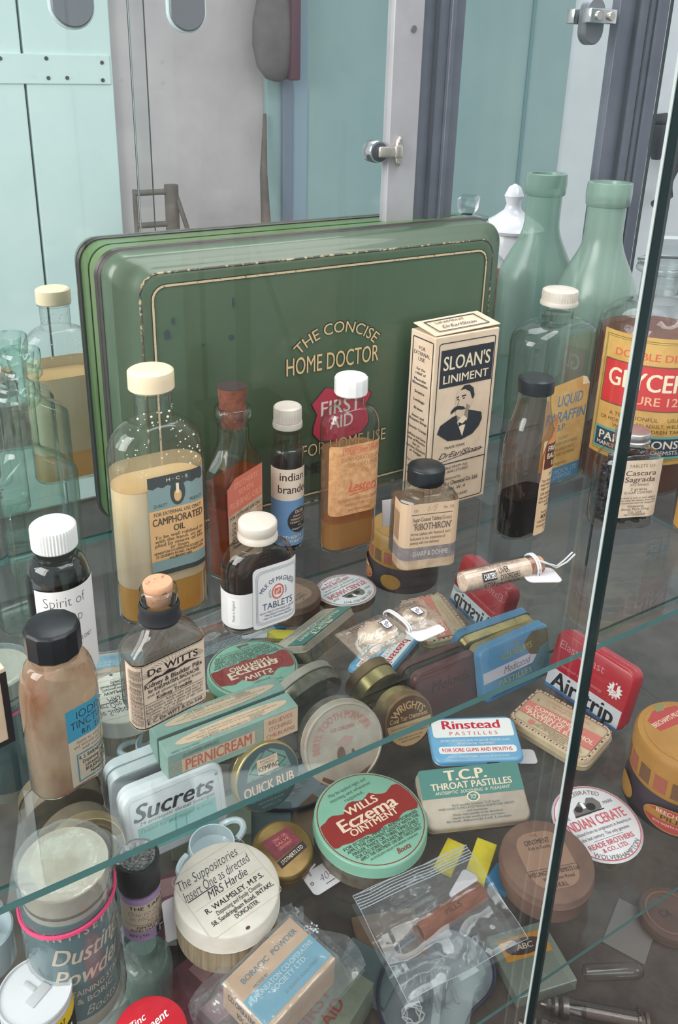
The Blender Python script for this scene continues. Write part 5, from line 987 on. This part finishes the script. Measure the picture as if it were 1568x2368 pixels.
bm = new(); sheet(bm, 10, 6, lambda u, v: (Rp*(1.02+.36*u), -.3*Rp+.7*Rp*v*(1-u*.5)-.25*Rp*u, z1-.003+.018*v*(1-.6*u)+.012*u+.002*sin(u*9+v*5))); sheet(bm, 8, 5, lambda u, v: (-Rp*(.78+.34*u), -.45*Rp+.3*Rp*v, z2+.006+.006*v+.006*u+.002*sin(v*7))); sheet(bm, 8, 5, lambda u, v: (Rp*(.92+.42*u), -.75*Rp+.6*Rp*v-.1*Rp*u, .004+.03*v*(1-u*.8)+.0015*sin(u*8+v*9)))
mesh('bag_corners', bm, FILM, T)
bm = new()
for k in range(2): tube(bm, [(Rp*1.065*cos(a), Rp*1.065*sin(a), z1-.006-k*.0013+.003*sin(a+2.2)) for a in [i*2*pi/48 for i in range(48)]], .0008, 6, closed=True)
mesh('elastic_band', bm, P('pink_rubber', (212, 60, 108), .5), T)
B = bottle('tablet_vial', 'small round vial with crinkled black foil cap and lilac chemist label', 'vial', 331, 2138, 18, 1, 1, 46, 2110, 2038, 2032, 43, 2028, P('lilac_glass_body', (132, 112, 140), .35), z=ZL)
A = Art(B.a*pi*1.25, B.zs*.95); LIL = ink('lilac', (168, 140, 178)); A.r(0, 0, 1, 1, LIL); A.r(.02, .14, .98, .76, ink('vial paper', (206, 184, 164))); A.t('THE TABLETS', .5, .21, .075, BLK, .62, .02); A.t('One to be taken', .5, .34, .09, BRN, .66, -.02, .4); A.t('in the morning', .5, .45, .09, BRN, .62, -.02, .4); A.t('Mrs Field', .58, .55, .08, BRN, .36, -.02, .4); A.r(.05, .60, .95, .607, BLK); A.t('GEORGE MILLS', .52, .66, .06, BLK, .5, .02); A.t('BOND GATE, NUNEATON', .52, .73, .045, BLK, .66, .02); A.r(.52, .79, .74, .98, BLK); A.t('N', .63, .885, .14, WHT, .12, .03); A.t('BAY LTD.', .30, .86, .05, BRN, .26, .01)
A.build('paper_label', on_body(B.a, B.a, B.a, 0, .0015), B.T, .0002, curved=True)
FOIL = P('silver_foil', (150, 148, 146), .3, .8, bump=1.0, bscale=900, rgb2=(70, 70, 72), scale=420)
r_ = B.size(50, 2000); z0, z1_ = B.row(2036), B.row(1978); bm = new(); lathe(bm, [(r_*.96, z0), (r_, z0+.001), (r_, z1_-.001), (r_*.95, z1_), (r_*.8, z1_-.0003)], 32, mod=lambda i, q, z: 1-.02*(i % 4 == 0)); mesh('black_cap', bm, P('black_paper_cap', (44, 46, 48), .5, rgb2=(28, 30, 32), scale=160), B.T)
bm = new(); lathe(bm, [(r_*.84, z1_-.0004), (r_*.82, z1_+.0005), (r_*.7, z1_+.0003), (r_*.66, z1_-.0002), (.0005, z1_-.0001)], 32); mesh('foil_top', bm, FOIL, B.T)
# powder carton in a bag
D = .024; p, W, H = fit(648, 2243, 221, 150, D, 17, 88, ZL); T = posed('powder_carton', 'buff carton with a blue band inside a crinkled clear bag', 'carton', p, 17, 88)
BF = P('buff_carton', (204, 170, 138), .75, rgb2=(192, 156, 124), scale=40); BB = ink('boracic blue', (106, 160, 182)); q = ink('boracic ink', (84, 116, 130))
bm = new(); box(bm, -W/2, -H/2, -D, W/2, H/2, 0, 0, .0008); mesh('carton_body', bm, BF, T, False)
A = Art(W, H); A.r(0, .44, 1, .92, BB); A.t('BORACIC  POWDER', .53, .22, .085, q, .80, .02); A.t('PACKED BY', .28, .40, .045, q, .2, .01); A.lines(['NUNEATON CO-OPERATIVE', 'SOCIETY LTD.'], .54, .53, .64, .08, ink('ghost white', (190, 206, 210)), [.84, .5], .02); A.t('23 QUEENS ROAD STREET', .62, .80, .05, q, .5); face(A, T, 'top_print')
A = Art(H, D); A.t('CO-OPERATIVE', .42, .35, .2, BLK, .6, .03); A.t('SOC. LTD.', .5, .7, .18, BLK, .36, .02); A.build('end_print', on_plane((-W/2, 0, -D), (0, -1, 0), (0, 0, 1)), T)
bm = new(); X0, X1_, Y0, Y1 = -W*.74, W*.86, -H*.72, H*.86
def bagz(u, v):
    x, y = X0+(X1_-X0)*u, Y0+(Y1-Y0)*v; dx = max(0, abs(x)-W/2)/(W*.22); dy = max(0, abs(y)-H/2)/(H*.25); d_ = min(1, math.hypot(dx, dy))
    z = .0012+(-D*.93)*(d_*d_*(3-2*d_)); ns = noise.noise((x*90, y*90, 1))*.0022+abs(noise.noise((x*45+3, y*60, 5)))*.003
    return (x+.006*sin(v*6)*(u > .9 or u < .1), y+.004*sin(u*9)*(v > .9), z+ns*(1.0 if d_ > .15 else .35)+.0006)
sheet(bm, 60, 48, bagz); sheet(bm, 12, 12, lambda u, v: (X0+(X1_-X0)*u, Y0+(Y1-Y0)*v, -D-.0004))
mesh('clear_bag', bm, FILM, T)
bm = new(); g = random.Random(4)
for i in range(60):
    x, y = W*.66+g.gauss(0, .003), H*.30+g.gauss(0, .003); bmesh.ops.create_icosphere(bm, subdivisions=1, radius=g.uniform(.0004, .0011), matrix=Matrix.Translation((x, y, -D*.70)) @ Matrix.Diagonal((1, 1, .4, 1)))
tag(mesh('spilt_powder', bm, P('white_powder', (226, 226, 230), .9), T), kind='stuff')
# zip bag with a card tube
p = atz(1015, 2122, ZL+.012); ux, uy, n = axes(-5, 84); T = posed('zip_bag', 'clear zip bag lying slanted with a ribbed closing strip', 'bag', p, -4, 82)
Wz, Hz = 300/plen(p, ux), 262/plen(p, uy)
def zipz(u, v): 
    x, y = (u-.5)*Wz, (v-.5)*Hz; d_ = math.exp(-((y-.004)/.012)**2)*(1 if abs(x) < Wz*.4 else .5); return (x+.10*Hz*(v-.5)*0, y, .001+.006*d_+.0016*noise.noise((x*60, y*50, 2))+.0012*abs(noise.noise((x*25, y*70, 7))))
bm = new(); sheet(bm, 56, 48, zipz); sheet(bm, 16, 16, lambda u, v: ((u-.5)*Wz, (v-.5)*Hz, -.009+.0012*noise.noise((u*5, v*6, 4)))); mesh('film', bm, FILMZ, T)
bm = new()
for k in range(6): tube(bm, [((u-.5)*Wz, Hz*(.5-.028*k-.01), zipz(u, .97-.03*k)[2]+.0004) for u in [i/24 for i in range(25)]], .0003, 5)
mesh('zip_strip', bm, P('zip_plastic', (168, 174, 182), .35), T)
bm = new()
for a_, b_ in ((0, 1), (1, 3), (3, 2), (2, 0)):
    c4 = [(-Wz/2, -Hz/2), (Wz/2, -Hz/2), (-Wz/2, Hz/2), (Wz/2, Hz/2)]; tube(bm, [(c4[a_][0]+(c4[b_][0]-c4[a_][0])*i/10, c4[a_][1]+(c4[b_][1]-c4[a_][1])*i/10, .001+.001*sin(i)) for i in range(11)], .00018, 5)
mesh('sealed_edge', bm, MATS['zip_plastic'], T)
TBM = P('brown_card_tube', (134, 90, 72), .75, rgb2=(108, 70, 58), scale=60, stretch=(1, 3, 1)); a0 = atz(968, 2158, ZL+.012); a1 = atz(1112, 2066, ZL+.012)
Lt = (a1-a0).length; T = thing('card_tube', 'brown hollow card tube lying inside the clear zip bag', 'tube', a0, math.degrees(math.atan2(a1.y-a0.y, a1.x-a0.x))); T.rotation_euler.y = R_(-1)
rt_ = 25*mpp(a0); bm = new(); lathe(bm, [(rt_*.86, Lt), (rt_*.86, 0), (rt_, 0), (rt_, Lt), (rt_*.86, Lt)], 36, False, False, f=lambda x, y, z: (z, x, y)); mesh('tube_wall', bm, TBM, T)
A = Art(Lt*.8, rt_*1.4); A.t('PILLS', .5, .5, .3, ink('tube print', (84, 54, 46)), .3, .01); A.build('tube_print', lambda x, y, z: Vector((x+Lt/2, (rt_+z)*sin((y-A.h/2)/rt_-.3), (rt_+z)*cos((y-A.h/2)/rt_-.3))), T, .0002)
tag_card('price_tag', 'white tag inside the zip bag beside the brown tube', atz(1072, 2052, ZL+.004), 26, .026, .012, (0, 0), .001)
# front left: white lidded tin, red tin
p = CAM+ray(80, 2290)*.485; h_ = p.z-ZL; T = thing('talc_tin', 'white topped tin with pressed square opening and yellow black side, bottom left corner', 'tin', (p.x, p.y, ZL), 30); Rt = .485*84/F
bm = new(); lathe(bm, [(Rt*.96, 0), (Rt*.97, .001), (Rt*.97, h_-.003)], 48); mesh('tin_body', bm, P('white_litho', (214, 212, 214), .4), T)
bm = new(); lathe(bm, [(Rt*.975, h_-.004), (Rt, h_-.003), (Rt, h_-.0005), (Rt*.985, h_), (Rt*.955, h_-.0002), (Rt*.94, h_-.0016)], 48); mesh('pressed_top', bm, P('grey_white_top', (202, 202, 206), .4), T)
bm = new(); bm.normal_update()
box(bm, -Rt*.34, -Rt*.30, h_-.0018, Rt*.34, Rt*.02, h_-.0008, 0, .0004); box(bm, -Rt*.02, Rt*.02, h_-.0018, Rt*.10, Rt*.44, h_-.0006, 0, .0004)
mesh('closure', bm, P('clear_grey_plastic', (178, 178, 180), .25), T)
A = Art(Rt*pi*1.2, h_*.86); A.r(0, .10, 1, .34, ink('bright yellow', (222, 190, 34))); A.r(0, .34, 1, 1, ink('deep black', (30, 30, 34))); A.t('IN', .5, .62, .34, WHT, .2, .04); A.t('27', .5, .22, .10, BLK, .06, .02); A.build('body_print', lambda x, y, z: Vector(((Rt*.97+z)*sin(x/Rt), -(Rt*.97+z)*cos(x/Rt), .003+y)), T, .0002, curved=True)
RZ = P('red_lid', (196, 24, 44), .35, coat=.2)
T, r = round_tin('zinc_tin', 'round bright red tin with white slanted lettering at the bottom edge', 347, 2388, 96, .022, 14, 88, RZ, STEEL, .3)
A = Art(2*r, 2*r); A.t('Zinc', .44, .27, .10, WHT, .27, .02, .3); A.t('Ointment', .52, .43, .12, WHT, .62, .025, .3); A.t('B.P.', .5, .62, .1, WHT, .2, .02, .3); face(A, T)
# yellow and blue packets under the throat tin, cup, pale things at the left
YP = P('yellow_packet', (206, 190, 52), .6, rgb2=(190, 172, 44), scale=60)
for lab_, px, py, w_, h_, yw, m, tx in (('yellow printed packet lying under the throat tin, left one', 1040, 1978, 75, 45, 30, YP, ''), ('yellow printed packet lying by the brown card box', 1112, 1988, 95, 50, 34, YP, ''), ('blue packet end between the yellow packet and brown card box', 1160, 2030, 52, 60, 20, P('blue_packet', (44, 110, 150), .5), '')):
    p = atz(px, py, ZL+.004); ux, uy, n = axes(yw, 90); W, H = w_/plen(p, ux), h_/plen(p, uy); T = posed('paper_packet', lab_, 'packet', p, yw, 90, 'packets below the throat tin'); bm = new(); box(bm, -W/2, -H/2, -.0038, W/2, H/2, 0, 0, .0005); mesh('packet_body', bm, m, T, False)
    if tx: A = Art(W, H); A.t(tx, .5, .5, .35, GRY, .6, .02); face(A, T, 'packet_print')
CERB = P('blue_white_china', (186, 200, 206), .18, coat=.5)
p = atz(492, 2000, ZL); T = thing('feeding_cup', 'pale china cup with looped handles behind the large pill box', 'cup', p, 20); s_ = mpp(p)
bm = new(); lathe(bm, [(s_*40, 0), (s_*52, .006), (s_*56, .016), (s_*52, .022), (s_*49, .022), (s_*50, .012), (s_*30, .004)], 36, top=True); mesh('cup_body', bm, CERB, T)
for sx in (-1, 1):
    bm = new(); tube(bm, [(sx*(s_*52+s_*42*sin(a)), s_*34*cos(a)*.8, .017) for a in [i*pi/14 for i in range(15)]], .0026, 8); mesh('handle', bm, CERB, T)
p = atz(-22, 2225, ZL); T = thing('china_mug', 'pale blue china mug cut off at the left edge by the bagged tin', 'mug', p, 0); s_ = mpp(p)
bm = new(); lathe(bm, [(s_*52, 0), (s_*62, .006), (s_*62, .03), (s_*58, .031), (s_*56, .006)], 36); mesh('mug_body', bm, CERB, T)
p = atz(-12, 2135, ZL); T = thing('dark_jar', 'dark rimmed jar barely showing at the left edge above the mug', 'jar', p, 0); s_ = mpp(p)
bm = new(); lathe(bm, [(s_*26, 0), (s_*28, .004), (s_*28, .012), (s_*24, .014)], 30); mesh('jar_body', bm, P('grey_jar', (130, 132, 134), .4), T)
bm = new(); lathe(bm, [(s_*29, .0), (s_*30, .001), (s_*29, .003)], 30, False, False); mesh('jar_rim', bm, BCAP, T)
# ------------------------------------------------------------------ bottom deck, seen through the lower shelf
def slab(name, label, cat, px, py, w_, h_, D, yw, m, tilt=90, zb=ZD, group=None, part='box_body'):
    p, W, H = fit(px, py, w_, h_, D, yw, tilt, zb); T = posed(name, label, cat, p, yw, tilt, group); bm = new(); box(bm, -W/2, -H/2, -D, W/2, H/2, 0, 0, .0008); mesh(part, bm, m, T, False); return T, W, H
BUR = P('burgundy_card', (112, 42, 58), .5, rgb2=(92, 36, 50), scale=30)
T, W, H = slab('burgundy_box', 'burgundy box with a pale patch on the bottom deck, upper of two', 'box', 455, 2255, 150, 90, .02, 12, BUR, group='burgundy boxes on the deck'); A = Art(W, H); A.poly([(.45, .25), (.8, .2), (.85, .7), (.5, .75)], ink('burgundy pale', (160, 112, 116))); face(A, T, 'top_print')
T, W, H = slab('burgundy_box', 'burgundy box half hidden by the red tin on the bottom deck', 'box', 500, 2335, 150, 90, .02, 12, BUR, group='burgundy boxes on the deck'); A = Art(W, H); A.poly([(.3, .2), (.8, .25), (.8, .8), (.35, .8)], ink('burgundy pale', (160, 112, 116))); face(A, T, 'top_print')
T, W, H = slab('dressing_tin', 'pale green tin with faded red lettering on the bottom deck below the bag', 'tin', 745, 2325, 230, 150, .03, 26, P('pale_green_tin', (138, 140, 122), .6, rgb2=(118, 122, 108), scale=60), part='tin_body'); A = Art(W, H); q = ink('dim red', (150, 70, 64)); A.t('FIRST', .42, .42, .2, q, .5, .03); A.t('AID', .5, .68, .2, q, .3, .03); face(A, T, 'lid_print')
slab('brown_envelope', 'folded brown paper packet on the bottom deck below the zip bag', 'envelope', 900, 2160, 150, 110, .006, -20, P('brown_paper', (140, 108, 84), .8, rgb2=(120, 92, 72), scale=30), part='paper')
slab('grey_booklet', 'grey green booklet on the bottom deck beside the kidney dish', 'booklet', 850, 2245, 110, 140, .008, 30, P('grey_green_card', (106, 122, 124), .8), part='cover')
# kidney dish with pins
p = atz(1012, 2290, ZD+.006); ux, uy, n = axes(20, 90); T = posed('kidney_dish', 'white enamel kidney dish with navy rim on the bottom deck', 'dish', p, 20, 90); s_ = 1/plen(p, ux)
out = []
for i in range(60): a = 2*pi*i/60; q = 1-.30*math.exp(-((a-1.5*pi)/.5)**2); out.append((s_*150*cos(a)*q, s_*118*sin(a)*q))
ENA = P('grey_white_enamel', (140, 146, 154), .25, coat=.5); bm = new(); R0 = [bm.verts.new((x*.9, y*.9, -.005)) for x, y in out]; R1v = [bm.verts.new((x, y, .004)) for x, y in out]; bm.faces.new(R0)
for i in range(60): bm.faces.new((R0[i], R0[(i+1) % 60], R1v[(i+1) % 60], R1v[i]))
mesh('dish_body', bm, ENA, T); mesh('navy_rim', tube(new(), [(x, y, .004) for x, y in out], .0016, 8, closed=True), P('navy_enamel', (38, 40, 70), .3), T)
SS = P('pin_steel', (176, 174, 172), .25, .9); g = random.Random(12)
for i, (px, py, an) in enumerate(((985, 2320, 60), (1005, 2318, 52), (1022, 2335, 66), (1040, 2325, 48), (1062, 2312, 70))):
    q = atz(px, py, ZD+.0045); a = R_(an); L_ = .024; pts = [(0, 0, 0), (L_, .0006, 0), (L_+.003, .002, 0), (L_+.001, .0042, 0), (L_-.002, .003, 0), (L_*.1, .0042, 0), (-.002, .004, .0008), (-.0035, .002, .0008), (-.002, .0003, 0)]
    o = tag(mesh('safety_pin', tube(new(), pts, .0005, 6), SS), ['steel safety pin at the left end of the row in the kidney dish', 'steel safety pin second from left in the kidney dish', 'steel safety pin lowest in the kidney dish', 'steel safety pin fourth from left in the kidney dish', 'steel safety pin right end of the row in the kidney dish'][i], 'safety pin', 'safety pins in the kidney dish'); o.location = q; o.rotation_euler = (0, 0, a)
q = atz(955, 2345, ZD+.006); pts = [(.009*cos(i*.7)*(1-.01*i)+.003*sin(i*1.9), .008*sin(i*.7), .001*sin(i)) for i in range(40)]
o = tag(mesh('string_coil', tube(new(), pts, .0006, 6), STRING), 'loose coil of white string in the kidney dish', 'string'); o.location = q
# clear box with an orange label
T, W, H = slab('clear_pin_box', 'clear plastic box with an orange label on the deck below the brown card box', 'box', 1228, 2215, 140, 160, .012, -14, glass('box_plastic', (.86, .9, .86), rough=.15, haze=(196, 204, 190), hz=.35, gain=1.2), part='plastic_case'); A = Art(W*.78, H*.36); A.r(0, 0, 1, 1, P('amber_label', (206, 140, 44), .5)); A.e(.5, .5, .42, .36, P('label_maroon', (74, 48, 48), .5)); A.t('ABC', .5, .5, .24, CP, .38, .02, .2); A.build('orange_label', lambda x, y, z: Vector((x, y+H*.02, z)), T, .0003)
for i, dx in enumerate((-.25, -.1, .08)): o = mesh('pin', tube(new(), [(W*dx, -H*.1, -.004), (W*(dx+.04), -H*.38, -.004)], .0008, 6), SS, T)
# glass syringes and odds at the right of the deck
STL = P('dull_steel', (120, 112, 108), .3, .8)
def syringe(label, a, b, r):
    A0, A1 = atz(*a, ZD+.02), atz(*b, ZD+.02); L_ = (A1-A0).length; T = thing('glass_syringe', label, 'syringe', A0, math.degrees(math.atan2(A1.y-A0.y, A1.x-A0.x)), 'glass syringes on the deck'); T.location.z = ZD+r+.001
    X = lambda x, y, z: (z, x, y); bm = new(); lathe(bm, [(r, L_*.22), (r, L_*.9), (r*1.3, L_*.91), (r*1.3, L_*.93)], 28, f=X); mesh('barrel', bm, GD, T)
    bm = new(); lathe(bm, [(r*.3, -.004), (r*.4, 0), (r*.7, .002), (r*.5, .005), (r*.9, .007), (r*.9, L_*.12), (r*.6, L_*.14), (r*1.05, L_*.17), (r*1.05, L_*.23)], 28, f=X); mesh('ribbed_mount', bm, STL, T)
    bm = new(); lathe(bm, [(r*.7, L_*.4), (r*.7, L_*.98), (r*1.0, L_*.99), (r*1.0, L_*1.02)], 24, f=X); mesh('plunger', bm, P('brown_plunger', (92, 74, 66), .4), T)
syringe('glass syringe with steel mount on the deck, upper of two at the bottom right', (1265, 2300), (1500, 2345), .0075)
syringe('glass syringe with steel mount lying lower at the bottom right corner', (1215, 2345), (1450, 2420), .0075)
p = atz(1345, 2262, ZD+.005); T = thing('glass_phial', 'dark glass phial lying on the deck right of the pane edge', 'phial', p, -28); bm = new(); lathe(bm, [(.002, 0), (.006, .002), (.0065, .008), (.0065, .045), (.005, .05), (.002, .052)], 28, f=lambda x, y, z: (z, x, y+.0066)); mesh('phial_wall', bm, GD, T)
T, r = round_tin('lozenge_box', 'brown round lozenge box on the deck near the right edge', 1548, 2110, 62, .012, -20, 88, P('dusky_brown', (104, 80, 70), .7, rgb2=(88, 66, 60), scale=30), BC, .4, zb=ZD); A = Art(2*r, 2*r); A.ring(.5, .5, .4, .4, .03, ink('dusk rose', (134, 96, 84))); A.t('CA', .42, .5, .13, ink('dusk ink', (70, 56, 54)), .2, .02); face(A, T)
T, W, H = slab('paper_scrap', 'pale paper scrap on the deck left of the brown lozenge box', 'paper', 1460, 2150, 110, 110, .001, 25, P('dim_paper', (128, 120, 116), .8), part='sheet')
p = atz(345, 2262, ZD); B = bottle('vial_reflection_bottle', 'pale green glass inhaler on the deck below the lilac vial', 'inhaler', 345, 2342, 0, 1, 1, 62, 2290, 2230, 2200, 30, 2175, glass('pale_green_glass', (.66, .76, .70), edge=(.30, .46, .40), gain=1.4, haze=(150, 172, 164), hz=.35), z=ZD)  # added bottle, stands in for the vial's reflection in the glass shelf
o = tag_card('price_tag', 'white oblong tag upright beside the large pill box base', atz(398, 2165, ZL), 0, .010, .032, (80, 0), .016)
p = atz(262, 2372, ZD); T = thing('stoneware_inhaler', 'grey white stoneware inhaler with a dark oval slot by the red tin', 'inhaler', p, 30); s_ = mpp(p); STW = P('grey_stoneware', (150, 156, 152), .3, coat=.3)
bm = new(); lathe(bm, [(s_*50, 0), (s_*58, .01), (s_*60, .03), (s_*52, .044), (s_*30, .05)], 36); mesh('inhaler_body', bm, STW, T)
bm = new(); lathe(bm, [(.0001, 0), (s_*24, .0), (s_*24, .0006)], 28, f=lambda x, y, z: (x+s_*26, y*.55-s_*8, z+.0492)); mesh('dark_slot', bm, P('dark_slot', (44, 40, 40), .8), T)
